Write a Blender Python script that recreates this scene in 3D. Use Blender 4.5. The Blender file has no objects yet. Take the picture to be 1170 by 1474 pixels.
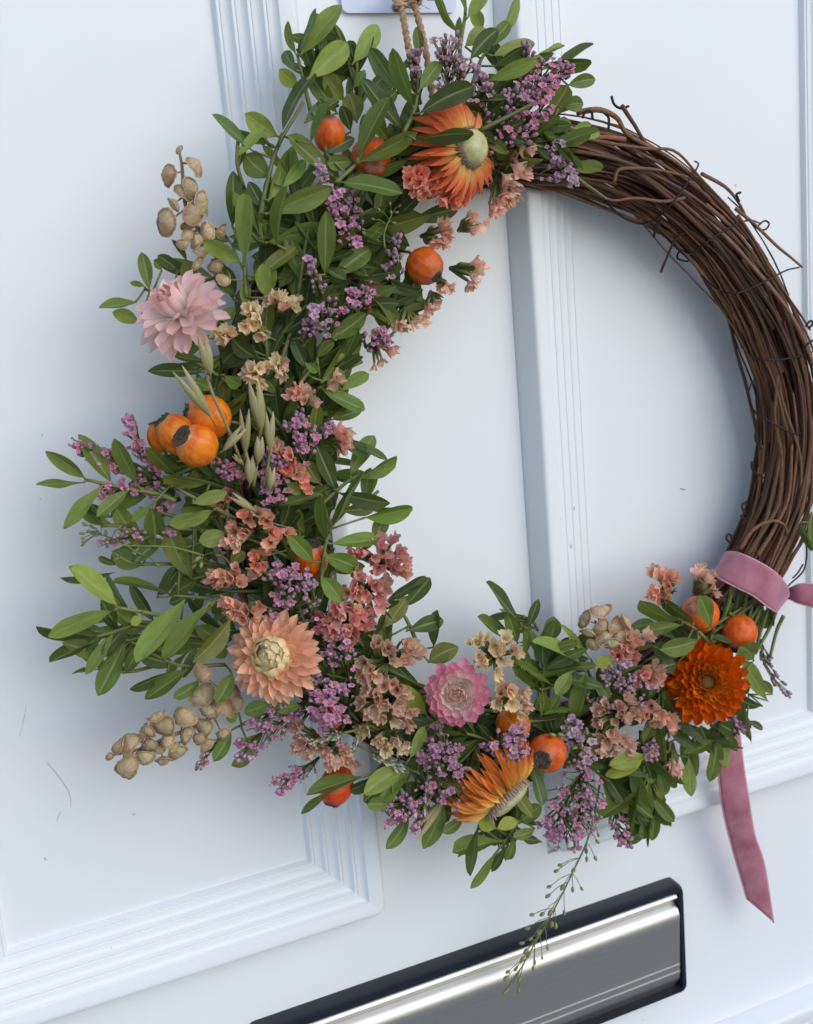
import bpy, math, random
from mathutils import Vector, Matrix
random.seed(11)
R = math.radians
SC = bpy.context.scene
COL = SC.collection

# ------------------------------------------------------------------ camera
RIGHT = Vector((0.90494365, -0.41703492, -0.08461011))
DOWN = Vector((-0.16611294, -0.16314719, -0.97251709))
FWD = Vector((0.39176968, 0.89412799, -0.21691391))
UP, BACK = -DOWN, -FWD
EYE = Vector((-0.28600588, -0.65274541, 1.50835491))
FPX = 1738.18
cam_d = bpy.data.cameras.new('camera')
cam = bpy.data.objects.new('camera', cam_d); COL.objects.link(cam)
cam.matrix_world = Matrix(((RIGHT.x, UP.x, BACK.x, EYE.x), (RIGHT.y, UP.y, BACK.y, EYE.y), (RIGHT.z, UP.z, BACK.z, EYE.z), (0, 0, 0, 1)))
cam_d.sensor_fit = 'VERTICAL'; cam_d.sensor_height = 24; cam_d.sensor_width = 24
cam_d.lens = FPX / 1474 * 24
cam_d.clip_start = 0.02; cam_d.clip_end = 200
cam_d.dof.use_dof = True; cam_d.dof.focus_distance = 0.66; cam_d.dof.aperture_fstop = 9
SC.camera = cam
SC.render.resolution_x = 813; SC.render.resolution_y = 1024

# ------------------------------------------------------------------ sky, sun, exposure
SUN_EL, SUN_AZ = 35, 24            # degrees; azimuth to the right of the door's outward normal
w = bpy.data.worlds.new('World'); SC.world = w; w.use_nodes = True
nt = w.node_tree
sky = nt.nodes.new('ShaderNodeTexSky'); sky.sky_type = 'NISHITA'; sky.sun_disc = False
sky.sun_elevation = R(SUN_EL); sky.sun_rotation = R(180 - SUN_AZ)
sky.air_density = 1.0; sky.dust_density = 0.9; sky.ozone_density = 1.0
nt.links.new(sky.outputs[0], nt.nodes['Background'].inputs[0])
nt.nodes['Background'].inputs[1].default_value = 0.15
sun_d = bpy.data.lights.new('sun', 'SUN'); sun_d.energy = 0.72; sun_d.angle = R(62); sun_d.color = (1, 0.99, 0.95)
sun = bpy.data.objects.new('sun', sun_d); COL.objects.link(sun)
sdir = Vector((math.sin(R(SUN_AZ)) * math.cos(R(SUN_EL)), -math.cos(R(SUN_AZ)) * math.cos(R(SUN_EL)), math.sin(R(SUN_EL))))
sun.rotation_euler = sdir.to_track_quat('Z', 'Y').to_euler(); sun.location = sdir * 3 + Vector((0, 0, 1.3))
vs = SC.view_settings
vs.view_transform = 'Standard'; vs.look = 'None'; vs.gamma = 1; vs.use_curve_mapping = False
vs.exposure = 0.40

# ------------------------------------------------------------------ helpers
def at(px, py, h):
    """world point seen at photo pixel px,py standing h metres off the door"""
    r = RIGHT * (px - 585) + DOWN * (py - 737) + FWD * FPX
    return EYE + r * ((-h - EYE.y) / r.y)
def vdir(dx, dy, dz):
    return (RIGHT * dx + DOWN * dy + BACK * dz).normalized()
def scale_at(P):
    return (P - EYE).dot(FWD) / FPX
def lin(c):
    return tuple((v / 255 / 12.92) if v / 255 <= .04045 else ((v / 255 + .055) / 1.055) ** 2.4 for v in c)

def mesh(name, verts, faces, uvs=None, smooth=True):
    m = bpy.data.meshes.new(name); m.from_pydata([tuple(v) for v in verts], [], faces)
    if uvs:
        l = m.uv_layers.new(name='UVMap'); d = [0.0] * (2 * len(m.loops))
        for i, lp in enumerate(m.loops):
            d[2 * i], d[2 * i + 1] = uvs[lp.vertex_index]
        l.data.foreach_set('uv', d)
    if smooth: m.polygons.foreach_set('use_smooth', [True] * len(m.polygons))
    m.update(); return m

class MB:
    def __init__(s): s.v, s.f, s.u = [], [], []
    def add(s, v, f, u=None):
        o = len(s.v); s.v += [Vector(p) for p in v]; s.f += [tuple(i + o for i in q) for q in f]
        s.u += u if u else [(0.5, 0.5)] * len(v)
    def tube(s, pts, rad, n=6, cap=True):
        pts = [Vector(p) for p in pts]
        if not isinstance(rad, (list, tuple)): rad = [rad] * len(pts)
        v, u = [], []; ref = None
        for i, p in enumerate(pts):
            t = (pts[min(i + 1, len(pts) - 1)] - pts[max(i - 1, 0)])
            t = t.normalized() if t.length > 1e-9 else Vector((0, 0, 1))
            if ref is None:
                ref = t.orthogonal().normalized()
            ref = (ref - t * ref.dot(t)).normalized(); b = t.cross(ref)
            for k in range(n):
                a = 2 * math.pi * k / n
                v.append(p + (ref * math.cos(a) + b * math.sin(a)) * rad[i]); u.append((k / n, i / (len(pts) - 1)))
        f = [(i * n + k, i * n + (k + 1) % n, (i + 1) * n + (k + 1) % n, (i + 1) * n + k) for i in range(len(pts) - 1) for k in range(n)]
        if cap: f += [tuple(range(n - 1, -1, -1)), tuple((len(pts) - 1) * n + k for k in range(n))]
        s.add(v, f, u)
    def lathe(s, prof, n=16, fn=None):
        """prof list of (r,z) round local Z"""
        v, u = [], []
        for i, (r, z) in enumerate(prof):
            for k in range(n):
                a = 2 * math.pi * k / n; rr = r * (fn(a, i / (len(prof) - 1)) if fn else 1)
                v.append(Vector((rr * math.cos(a), rr * math.sin(a), z))); u.append((k / n, i / (len(prof) - 1)))
        f = [(i * n + k, i * n + (k + 1) % n, (i + 1) * n + (k + 1) % n, (i + 1) * n + k) for i in range(len(prof) - 1) for k in range(n)]
        s.add(v, f, u)
    def box(s, a, b):
        x0, y0, z0 = a; x1, y1, z1 = b
        s.add([(x0, y0, z0), (x1, y0, z0), (x1, y1, z0), (x0, y1, z0), (x0, y0, z1), (x1, y0, z1), (x1, y1, z1), (x0, y1, z1)],
              [(3, 2, 1, 0), (4, 5, 6, 7), (0, 1, 5, 4), (1, 2, 6, 5), (2, 3, 7, 6), (3, 0, 4, 7)])
    def mesh(s, name, smooth=True): return mesh(name, s.v, s.f, s.u, smooth)

def obj(name, me, mat=None, parent=None, M=None, color=None):
    o = bpy.data.objects.new(name, me)
    if me is not None and mat is not None and not me.materials: me.materials.append(mat)
    COL.objects.link(o)
    M = M or Matrix()
    if parent is not None:
        o.parent = parent; o.matrix_basis = parent_inv(parent) @ M
    else: o.matrix_basis = M
    if color: o.color = (*color, 1)
    return o
def parent_inv(p):
    m = p.matrix_basis.copy(); q = p.parent
    while q: m = q.matrix_basis @ m; q = q.parent
    return m.inverted()
def tag(o, label, cat, group=None):
    o['label'] = label; o['category'] = cat
    if group: o['group'] = group
    return o
def thing(name, loc, label, cat, group=None):
    o = bpy.data.objects.new(name, None); COL.objects.link(o); o.empty_display_size = .01
    o.matrix_basis = Matrix.Translation(loc); return tag(o, label, cat, group)
def frame(P, z, x=None, s=1, sx=None, sy=None):
    """matrix with local Z along z at P"""
    z = Vector(z).normalized()
    x = Vector(x) if x is not None else z.orthogonal()
    x = (x - z * x.dot(z))
    x = x.normalized() if x.length > 1e-6 else z.orthogonal().normalized()
    y = z.cross(x)
    sx = sx or s; sy = sy or s
    return Matrix(((x.x * sx, y.x * sy, z.x * s, P.x), (x.y * sx, y.y * sy, z.y * s, P.y), (x.z * sx, y.z * sy, z.z * s, P.z), (0, 0, 0, 1)))
def jit(c, a=.12):
    k = 1 + random.uniform(-a, a)
    return tuple(max(0, min(1, v * k * (1 + random.uniform(-a, a) * .4))) for v in c)
def smoothpath(pts, n):
    pts = [Vector(p) for p in pts]
    if len(pts) == 2: return [pts[0].lerp(pts[1], i / n) for i in range(n + 1)]
    P = [2 * pts[0] - pts[1]] + pts + [2 * pts[-1] - pts[-2]]; out = []
    segs = len(pts) - 1
    for i in range(n + 1):
        t = i / n * segs; k = min(int(t), segs - 1); t -= k
        a, b, c, d = P[k:k + 4]
        out.append(.5 * ((2 * b) + (c - a) * t + (2 * a - 5 * b + 4 * c - d) * t * t + (3 * b - a - 3 * c + d) * t ** 3))
    return out

# ------------------------------------------------------------------ materials
def newmat(name):
    m = bpy.data.materials.new(name); m.use_nodes = True
    n = m.node_tree.nodes; l = m.node_tree.links
    return m, n, l, n['Principled BSDF']
def node(n, typ, **kw):
    x = n.new(typ)
    for k, v in kw.items(): setattr(x, k, v)
    return x
def ramp(n, stops, interp='LINEAR'):
    r = n.new('ShaderNodeValToRGB'); e = r.color_ramp.elements; r.color_ramp.interpolation = interp
    while len(e) < len(stops): e.new(1)
    for i, (p, c) in enumerate(stops): e[i].position = p; e[i].color = (*c, 1)
    return r
def noise(n, l, scale, detail=4, coord='Object', rough=.55):
    tc = node(n, 'ShaderNodeTexCoord'); t = node(n, 'ShaderNodeTexNoise')
    t.inputs['Scale'].default_value = scale; t.inputs['Detail'].default_value = detail; t.inputs['Roughness'].default_value = rough
    l.new(tc.outputs[coord], t.inputs['Vector']); return t
def mixc(n, l, a, b, fac, mode='MIX'):
    m = node(n, 'ShaderNodeMix', data_type='RGBA', blend_type=mode)
    for sock, v in ((m.inputs[0], fac), (m.inputs[6], a), (m.inputs[7], b)):
        if hasattr(v, 'links'): l.new(v, sock)
        else: sock.default_value = v if isinstance(v, (int, float)) else (*v, 1)
    return m.outputs[2]
def bump(n, l, src, dist, strength, bs):
    b = node(n, 'ShaderNodeBump'); b.inputs['Distance'].default_value = dist; b.inputs['Strength'].default_value = strength
    l.new(src, b.inputs['Height']); l.new(b.outputs[0], bs.inputs['Normal'])

def m_door():
    m, n, l, b = newmat('white_gloss_paint')
    t = noise(n, l, 9, 3); t2 = noise(n, l, 160, 5)
    c = mixc(n, l, (.785, .815, .84), (.76, .795, .825), t.outputs[0])
    # sparse specks of grime
    v = noise(n, l, 95, 2); r = ramp(n, [(.765, (0, 0, 0)), (.80, (1, 1, 1))]); l.new(v.outputs[0], r.inputs[0])
    c = mixc(n, l, c, (.42, .40, .37), r.outputs[0]); l.new(c, b.inputs['Base Color'])
    rr = ramp(n, [(.3, (.34,) * 3), (.7, (.46,) * 3)]); l.new(t.outputs[0], rr.inputs[0]); l.new(rr.outputs[0], b.inputs['Roughness'])
    bump(n, l, t2.outputs[0], .0004, .08, b); return m
def m_leaf():
    m, n, l, b = newmat('leaf')
    oi = node(n, 'ShaderNodeObjectInfo'); uv = node(n, 'ShaderNodeUVMap'); sp = node(n, 'ShaderNodeSeparateXYZ'); l.new(uv.outputs[0], sp.inputs[0])
    geo = node(n, 'ShaderNodeNewGeometry')
    # midrib: |u-.5|
    a = node(n, 'ShaderNodeMath', operation='SUBTRACT'); l.new(sp.outputs[0], a.inputs[0]); a.inputs[1].default_value = .5
    ab = node(n, 'ShaderNodeMath', operation='ABSOLUTE'); l.new(a.outputs[0], ab.inputs[0])
    rb = ramp(n, [(0, (.75,) * 3), (.035, (.35,) * 3), (.07, (0,) * 3)]); l.new(ab.outputs[0], rb.inputs[0])
    # side veins
    vn = node(n, 'ShaderNodeMath', operation='MULTIPLY_ADD'); l.new(ab.outputs[0], vn.inputs[0]); vn.inputs[1].default_value = -.55; l.new(sp.outputs[1], vn.inputs[2])
    vs_ = node(n, 'ShaderNodeMath', operation='MULTIPLY'); l.new(vn.outputs[0], vs_.inputs[0]); vs_.inputs[1].default_value = 75
    sn = node(n, 'ShaderNodeMath', operation='SINE'); l.new(vs_.outputs[0], sn.inputs[0])
    vr = ramp(n, [(.75, (0,) * 3), (1, (.16,) * 3)]); l.new(sn.outputs[0], vr.inputs[0])
    t = noise(n, l, 3.5, 5); hs = node(n, 'ShaderNodeHueSaturation'); l.new(oi.outputs['Color'], hs.inputs['Color'])
    mr = node(n, 'ShaderNodeMapRange'); l.new(t.outputs[0], mr.inputs[0]); mr.inputs[1].default_value = .25; mr.inputs[2].default_value = .75; mr.inputs[3].default_value = .72; mr.inputs[4].default_value = 1.28
    l.new(mr.outputs[0], hs.inputs['Value'])
    c = mixc(n, l, hs.outputs[0], (.30, .38, .15), rb.outputs[0]); c = mixc(n, l, c, (.26, .34, .12), vr.outputs[0])
    # brown blemishes
    t2 = noise(n, l, 9, 3); r2 = ramp(n, [(.66, (0,) * 3), (.73, (.8,) * 3)]); l.new(t2.outputs[0], r2.inputs[0])
    c = mixc(n, l, c, (.05, .04, .02), r2.outputs[0])
    ad = node(n, 'ShaderNodeMath', operation='MULTIPLY_ADD'); l.new(oi.outputs['Random'], ad.inputs[0]); ad.inputs[1].default_value = .09; l.new(sp.outputs[1], ad.inputs[2])
    rt = ramp(n, [(.99, (0,) * 3), (1.0, (.75,) * 3)]); sc_ = node(n, 'ShaderNodeMath', operation='MULTIPLY'); l.new(ad.outputs[0], sc_.inputs[0]); sc_.inputs[1].default_value = .958; l.new(sc_.outputs[0], rt.inputs[0])
    c = mixc(n, l, c, (.13, .085, .03), rt.outputs[0])
    # paler underside
    cb = mixc(n, l, c, (.20, .26, .13), .42); c = mixc(n, l, c, cb, geo.outputs['Backfacing'])
    l.new(c, b.inputs['Base Color'])
    b.inputs['Roughness'].default_value = .5; b.inputs['Specular IOR Level'].default_value = .34
    bump(n, l, rb.outputs[0], .0006, .35, b)
    tr = node(n, 'ShaderNodeBsdfTranslucent'); tc = mixc(n, l, c, (.32, .45, .05), .45); l.new(tc, tr.inputs[0])
    mx = node(n, 'ShaderNodeMixShader'); mx.inputs[0].default_value = .27
    l.new(b.outputs[0], mx.inputs[1]); l.new(tr.outputs[0], mx.inputs[2]); l.new(mx.outputs[0], n['Material Output'].inputs[0]); return m
def m_petal(name, stops, rough=.5, transl=.25, streak=.25, tint=False, mottle=0, msc=3):
    """colour runs along the petal (v) with fine streaks"""
    m, n, l, b = newmat(name)
    uv = node(n, 'ShaderNodeUVMap'); sp = node(n, 'ShaderNodeSeparateXYZ'); l.new(uv.outputs[0], sp.inputs[0])
    r = ramp(n, stops); l.new(sp.outputs[1], r.inputs[0]); c = r.outputs[0]
    oi = node(n, 'ShaderNodeObjectInfo')
    if tint: c = mixc(n, l, c, oi.outputs['Color'], 1.0, 'MULTIPLY')
    if mottle:   # uneven ripeness / fading in patches
        tm = noise(n, l, msc, 4); rm = ramp(n, [(.34, (1 - mottle * .5, 1 - mottle, 1 - mottle)), (.5, (1, 1, 1)), (.68, (1, 1 + mottle, 1 + mottle * .8))]); l.new(tm.outputs[0], rm.inputs[0]); c = mixc(n, l, c, rm.outputs[0], 1.0, 'MULTIPLY')
    mp = node(n, 'ShaderNodeMapping'); mp.inputs['Scale'].default_value = (26, 1.6, 1); l.new(uv.outputs[0], mp.inputs[0])
    t = node(n, 'ShaderNodeTexNoise'); t.inputs['Scale'].default_value = 1; t.inputs['Detail'].default_value = 3; l.new(mp.outputs[0], t.inputs[0])
    mr = node(n, 'ShaderNodeMapRange'); l.new(t.outputs[0], mr.inputs[0]); mr.inputs[1].default_value = .25; mr.inputs[2].default_value = .75; mr.inputs[3].default_value = 1 - streak; mr.inputs[4].default_value = 1 + streak
    rv = node(n, 'ShaderNodeMapRange'); l.new(oi.outputs['Random'], rv.inputs[0]); rv.inputs[3].default_value = .85; rv.inputs[4].default_value = 1.12
    mu = node(n, 'ShaderNodeMath', operation='MULTIPLY'); l.new(mr.outputs[0], mu.inputs[0]); l.new(rv.outputs[0], mu.inputs[1])
    hs = node(n, 'ShaderNodeHueSaturation'); l.new(c, hs.inputs['Color']); l.new(mu.outputs[0], hs.inputs['Value']); c = hs.outputs[0]
    l.new(c, b.inputs['Base Color']); b.inputs['Roughness'].default_value = rough; b.inputs['Specular IOR Level'].default_value = .35
    bump(n, l, t.outputs[0], .0004, .35, b)
    tr = node(n, 'ShaderNodeBsdfTranslucent'); l.new(c, tr.inputs[0]); mx = node(n, 'ShaderNodeMixShader'); mx.inputs[0].default_value = transl
    l.new(b.outputs[0], mx.inputs[1]); l.new(tr.outputs[0], mx.inputs[2]); l.new(mx.outputs[0], n['Material Output'].inputs[0]); return m
def m_plain(name, c1, c2, scale=30, rough=.5, b_s=.3, b_d=.0005, metal=0, spec=.5, tint=False, stretch=None):
    m, n, l, b = newmat(name); t = noise(n, l, scale, 5)
    if stretch:
        mp = node(n, 'ShaderNodeMapping'); mp.inputs['Scale'].default_value = stretch
        l.new(t.inputs['Vector'].links[0].from_socket, mp.inputs[0]); l.new(mp.outputs[0], t.inputs['Vector'])
    r = ramp(n, [(.3, c1), (.7, c2)]); l.new(t.outputs[0], r.inputs[0]); c = r.outputs[0]
    if tint:
        oi = node(n, 'ShaderNodeObjectInfo'); c = mixc(n, l, c, oi.outputs['Color'], 1.0, 'MULTIPLY')
    l.new(c, b.inputs['Base Color']); b.inputs['Roughness'].default_value = rough; b.inputs['Metallic'].default_value = metal; b.inputs['Specular IOR Level'].default_value = spec
    if b_s: bump(n, l, t.outputs[0], b_d, b_s, b)
    return m
def m_vine():
    m, n, l, b = newmat('vine_bark')
    uv = node(n, 'ShaderNodeUVMap'); mp = node(n, 'ShaderNodeMapping'); mp.inputs['Scale'].default_value = (5, 16, 1); l.new(uv.outputs[0], mp.inputs[0])
    t = node(n, 'ShaderNodeTexNoise'); t.inputs['Scale'].default_value = 2; t.inputs['Detail'].default_value = 6; t.inputs['Roughness'].default_value = .65; l.new(mp.outputs[0], t.inputs[0])
    r = ramp(n, [(.28, (.40, .36, .34)), (.5, (1, 1, 1)), (.75, (1.7, 1.55, 1.4))]); l.new(t.outputs[0], r.inputs[0])
    oi = node(n, 'ShaderNodeObjectInfo'); c = mixc(n, l, r.outputs[0], oi.outputs['Color'], 1.0, 'MULTIPLY')
    l.new(c, b.inputs['Base Color']); b.inputs['Roughness'].default_value = .62; b.inputs['Specular IOR Level'].default_value = .35
    bump(n, l, t.outputs[0], .002, .9, b); return m
def m_velvet():
    m, n, l, b = newmat('pink_velvet'); t = noise(n, l, 45, 5); t2 = noise(n, l, 2500, 2)
    r = ramp(n, [(.3, (.31, .10, .14)), (.7, (.50, .22, .27))]); l.new(t.outputs[0], r.inputs[0]); l.new(r.outputs[0], b.inputs['Base Color'])
    b.inputs['Roughness'].default_value = .9; b.inputs['Specular IOR Level'].default_value = .1
    b.inputs['Sheen Weight'].default_value = 1.0; b.inputs['Sheen Roughness'].default_value = .38; b.inputs['Sheen Tint'].default_value = (.9, .55, .66, 1)
    bump(n, l, t2.outputs[0], .0003, .4, b); return m

M = {}
M['door'] = m_door(); M['leaf'] = m_leaf(); M['vine'] = m_vine(); M['velvet'] = m_velvet()
M['stem'] = m_plain('green_stem', (.115, .140, .034), (.185, .205, .062), 60, .55, tint=True)
M['wire'] = m_plain('dark_wire', (.012, .010, .010), (.03, .026, .024), 80, .45, metal=.6)
M['black'] = m_plain('black_plastic', (.006, .010, .018), (.009, .013, .022), 60, .32, .15)
M['metal'] = m_plain('satin_steel', (.50, .50, .485), (.56, .56, .545), 40, .42, .04, .0002, metal=1, stretch=(1, 30, 30))
M['twine'] = m_plain('jute_twine', (.33, .20, .11), (.52, .36, .22), 300, .85, .6)
M['plate'] = m_plain('pale_plate', (.50, .56, .74), (.60, .66, .82), 14, .22, 0)
M['hip'] = m_petal('hip_skin', [(0, (.70, .26, .012)), (.3, (.74, .20, .008)), (.62, (.72, .16, .01)), (.74, (.62, .17, .04)), (.8, (.42, .22, .08)), (1, (.30, .20, .08))], .33, .04, .22, tint=True, mottle=.42, msc=2.2)
M['calyx'] = m_plain('dried_calyx', (.035, .026, .018), (.20, .15, .10), 8, .85, .6, .05)
M['pod'] = m_petal('tan_pod', [(0, (.60, .45, .27)), (.3, (.64, .48, .29)), (.38, (.44, .30, .16)), (.5, (.46, .32, .17)), (.58, (.76, .60, .40)), (.7, (.56, .40, .23)), (1, (.60, .44, .26))], .5, .3, .34, tint=True)
M['tanstem'] = m_plain('tan_stem', (.20, .12, .06), (.33, .21, .11), 60, .7)
M['oat'] = m_petal('oat_glume', [(0, (.33, .31, .12)), (.5, (.42, .39, .19)), (1, (.54, .46, .27))], .5, .3, .32)
M['statice'] = m_petal('statice_paper', [(0, (.30, .34, .14)), (.14, (.66, .54, .40)), (.4, (.98, .90, .84)), (.88, (1, 1, 1)), (1, (1.0, .98, .90))], .62, .4, .24, tint=True, mottle=.14, msc=2.5)
M['bract'] = m_plain('statice_bract', (.13, .17, .05), (.26, .30, .12), 60, .6)
M['lav'] = m_petal('sea_lavender', [(0, (.16, .20, .10)), (.28, (.50, .42, .36)), (.45, (.80, .70, .72)), (.62, (1, .95, 1)), (.85, (1, .88, 1)), (1, (1.0, 1.0, 1.0))], .6, .28, .38, tint=True)
M['lavbud'] = m_petal('sea_lavender_bud', [(0, (.10, .13, .06)), (.3, (.22, .20, .14)), (.55, (.60, .52, .52)), (.8, (.55, .28, .42)), (1, (.46, .14, .34))], .6, .2, .35, tint=True)
M['anther'] = m_plain('yellow_eye', (.55, .32, .03), (.7, .5, .08), 300, .7)
M['pod_green'] = m_plain('green_seed', (.18, .19, .06), (.32, .30, .11), 200, .55)
M['tuft'] = m_petal('white_tuft', [(0, (.20, .24, .09)), (.55, (.36, .36, .20)), (.82, (.74, .70, .62)), (1, (.86, .82, .78))], .6, .25, .2)

# ------------------------------------------------------------------ door
door = thing('front_door', Vector((.05, 0, 0)), 'white painted panelled front door with stepped mouldings', 'door')
mb = MB(); mb.box((-.52, .004, .02), (.58, .045, 2.06)); obj('door_slab', mb.mesh('door_slab', False), M['door'], door)
PROF = [(0, -.0030), (.0020, -.0026), (.0030, .0002), (.0036, .0012)]
for j_ in range(4):                                    # four reeded steps rising outwards
    u0, h0 = .0036 + .0074 * j_, .0012 + .0036 * j_
    PROF += [(u0 + .0006, h0 + .0001), (u0 + .0010, h0 - .0004), (u0 + .0016, h0 - .0005), (u0 + .0021, h0 + .0003), (u0 + .0040, h0 + .0006), (u0 + .0056, h0 + .0010), (u0 + .0066, h0 + .0022), (u0 + .0074, h0 + .0036)]
PROF += [(.0360, .0160), (.0395, .0166), (.0415, .0165), (.0426, .0159), (.0433, .0148), (.0470, .0060), (.0481, .0022), (.0485, .0002), (.0487, -.0035)]
def moulding(x0, x1, z0, z1):
    """frame swept round the panel x0..x1,z0..z1 (inner edge); outer corners rounded"""
    mb = MB(); v = []; ns = 5
    for u, h in PROF:
        r = max(0.0002, (u - .036) * .9)
        for cx, cz, a0 in ((x1 + u, z0 - u, -90), (x1 + u, z1 + u, 0), (x0 - u, z1 + u, 90), (x0 - u, z0 - u, 180)):
            sx = -1 if cx > (x0 + x1) / 2 else 1; sz = 1 if cz < (z0 + z1) / 2 else -1
            for k in range(ns):
                a = R(a0 + 90 * k / (ns - 1)); v.append((cx + sx * r + r * math.cos(a), -h, cz + sz * r + r * math.sin(a)))
    n = 4 * ns
    f = [(i * n + k, (i + 1) * n + k, (i + 1) * n + (k + 1) % n, i * n + (k + 1) % n) for i in range(len(PROF) - 1) for k in range(n)]
    mb.add(v, f); me = mb.mesh('panel_moulding', True)
    try: me.set_sharp_from_angle(angle=R(35))
    except Exception: pass
    return me
W_ = .0487
xl1 = -.039 - W_; xr0 = .082 + W_
zb = 1.098 + W_; zl = .9175 - W_
panels = [(-.262, xl1, zb, 1.88), (xr0, .310, zb, 1.88), (-.262, xl1, .27, zl), (xr0, .310, .27, zl)]
for p in panels:
    obj('panel_moulding', moulding(*p), M['door'], door)
    mb = MB(); mb.box((p[0] - .002, .0028, p[2] - .002), (p[1] + .002, .0038, p[3] + .002)); obj('panel', mb.mesh('panel', False), M['door'], door)
# flat rails and stiles between the mouldings
xs = [-.52, -.262 - W_, -.039, .082, .310 + W_, .58]; zs = [.02, .27 - W_, zl + W_, zb - W_, 1.88 + W_, 2.06]
def slabpart(name, x0, x1, z0, z1, round_=False):
    mb = MB(); mb.box((x0, 0, z0), (x1, .0039, z1)); obj(name, mb.mesh(name, False), M['door'], door)
for i in (0, 2, 4): slabpart('stile', xs[i] - (.0 if i else 0), xs[i + 1], zs[1] if i == 2 else zs[0], zs[4] if i == 2 else zs[5]) if i != 2 else None
slabpart('rail', xs[1], xs[4], zs[0], zs[1]); slabpart('rail', xs[1], xs[4], zs[4], zs[5])
slabpart('rail', xs[1], xs[4], zs[2], zs[3]); slabpart('stile', xs[2], xs[3], zs[3], zs[4]); slabpart('stile', xs[2], xs[3], zs[1], zs[2])

# the paving the door stands over: gives the bounce light and the letter box its reflection
mb = MB(); mb.add([(-20, -20, 0), (20, -20, 0), (20, 3, 0), (-20, 3, 0)], [(0, 1, 2, 3)]); gr = obj('ground', mb.mesh('ground', False), m_plain('grey_paving', (.20, .20, .19), (.28, .275, .26), 6, .8)); gr['kind'] = 'structure'

# letter box, fixed to the door
LX0, LX1, LZ0, LZ1 = -.1375, .184, .965, 1.0505
def roundrect(x0, x1, z0, z1, r, n=5):
    out = []
    for cx, cz, a0 in ((x1 - r, z0 + r, -90), (x1 - r, z1 - r, 0), (x0 + r, z1 - r, 90), (x0 + r, z0 + r, 180)):
        out += [(cx + r * math.cos(R(a0 + 90 * k / (n - 1))), cz + r * math.sin(R(a0 + 90 * k / (n - 1)))) for k in range(n)]
    return out
mb = MB(); rings = []
for ins, h, r in ((0, 0, .006), (.0005, .010, .006), (.0022, .0128, .005), (.0062, .0128, .003), (.0066, .0105, .003), (.0066, .004, .003)):
    rings.append([(x, -h, z) for x, z in roundrect(LX0 + ins, LX1 - ins * .8, LZ0 + ins * .25, LZ1 - ins * .9, r)])
n_ = len(rings[0]); v = [p for rg in rings for p in rg]
f = [(i * n_ + k, (i + 1) * n_ + k, (i + 1) * n_ + (k + 1) % n_, i * n_ + (k + 1) % n_) for i in range(len(rings) - 1) for k in range(n_)]
mb.add(v, f); me = mb.mesh('letter_box'); me.set_sharp_from_angle(angle=R(40)); lbox = obj('letter_box', me, M['black'], door)
fx0, fx1 = LX0 + .0072, LX1 - .0062; ft = LZ1 - .0065
# flap profile (z down from the top, h off the door): bead, groove, roll, face, two fine lines, bottom bevel
fp = [(0, .0050), (.0004, .0085), (.0016, .0108), (.0036, .0118), (.0056, .0108), (.0070, .0088), (.0082, .0078), (.0096, .0078), (.0104, .0092), (.0122, .0116), (.0150, .0132), (.0185, .0138), (.0225, .0134),
      (.0560, .0118), (.0562, .0124), (.0569, .0124), (.0571, .0117), (.0618, .0115), (.0620, .0121), (.0627, .0121), (.0629, .0114), (.0672, .0112), (.0712, .0092), (.0745, .0068), (.0775, .0050)]
mb = MB(); v = []
for x in (fx0, fx0 + .1, fx1 - .1, fx1): v += [(x, -h, ft - z) for z, h in fp]
k_ = len(fp); f = [(i * k_ + j, i * k_ + j + 1, (i + 1) * k_ + j + 1, (i + 1) * k_ + j) for i in range(3) for j in range(k_ - 1)]
mb.add(v, f); me = mb.mesh('flap'); me.set_sharp_from_angle(angle=R(50)); obj('flap', me, M['metal'], lbox)

# name plate, hook and twine
pl = roundrect(-.0135, .057, 1.6335, 1.74, .004); mb = MB(); k_ = len(pl)
mb.add([(x, 0, z) for x, z in pl] + [(x, -.003, z) for x, z in pl], [(k, (k + 1) % k_, k_ + (k + 1) % k_, k_ + k) for k in range(k_)] + [tuple(range(k_, 2 * k_))])
np_ = obj('name_plate', mb.mesh('name_plate', False), M['plate'], door)
hook = thing('door_hook', at(590, -6, .02), 'small dark metal hook knob above the twine loop', 'hook')
mb = MB(); a = at(590, -8, .003); mb.tube([a, a + Vector((0, -.022, 0))], .0035, 10)
mb.lathe([(.0001, 0), (.006, .001), (.0085, .003), (.0085, .006), (.006, .008), (.0001, .009)], 14); 
for v in mb.v[-14 * 6:]:
    q = v.copy(); v.xyz = a + Vector((q.x, -.022 - q.z, q.y))
obj('hook_knob', mb.mesh('hook_knob'), M['wire'], hook)
tw = thing('twine_loop', at(600, 60, .03), 'jute twine loop hanging the wreath from the hook', 'twine')
def twine(pts, r=.0016):
    P = smoothpath(pts, 60); mb = MB()
    for ph in (0, math.pi):
        q = []
        for i, p in enumerate(P):
            t = (P[min(i + 1, 60)] - P[max(i - 1, 0)]).normalized(); s1 = t.orthogonal().normalized(); s2 = t.cross(s1); a = i * .8 + ph
            q.append(p + (s1 * math.cos(a) + s2 * math.sin(a)) * r * .62)
        mb.tube(q, r * .72, 6)
    return mb
for pts in ([at(576, -12, .024), at(577, 6, .026), at(583, 40, .03), at(590, 80, .034), at(600, 140, .03)], [at(592, -10, .026), at(596, 6, .028), at(606, 42, .03), at(614, 80, .033), at(622, 140, .03)]):
    obj('twine_strand', twine(pts).mesh('twine_strand'), M['twine'], tw)
mb = MB()
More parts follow.
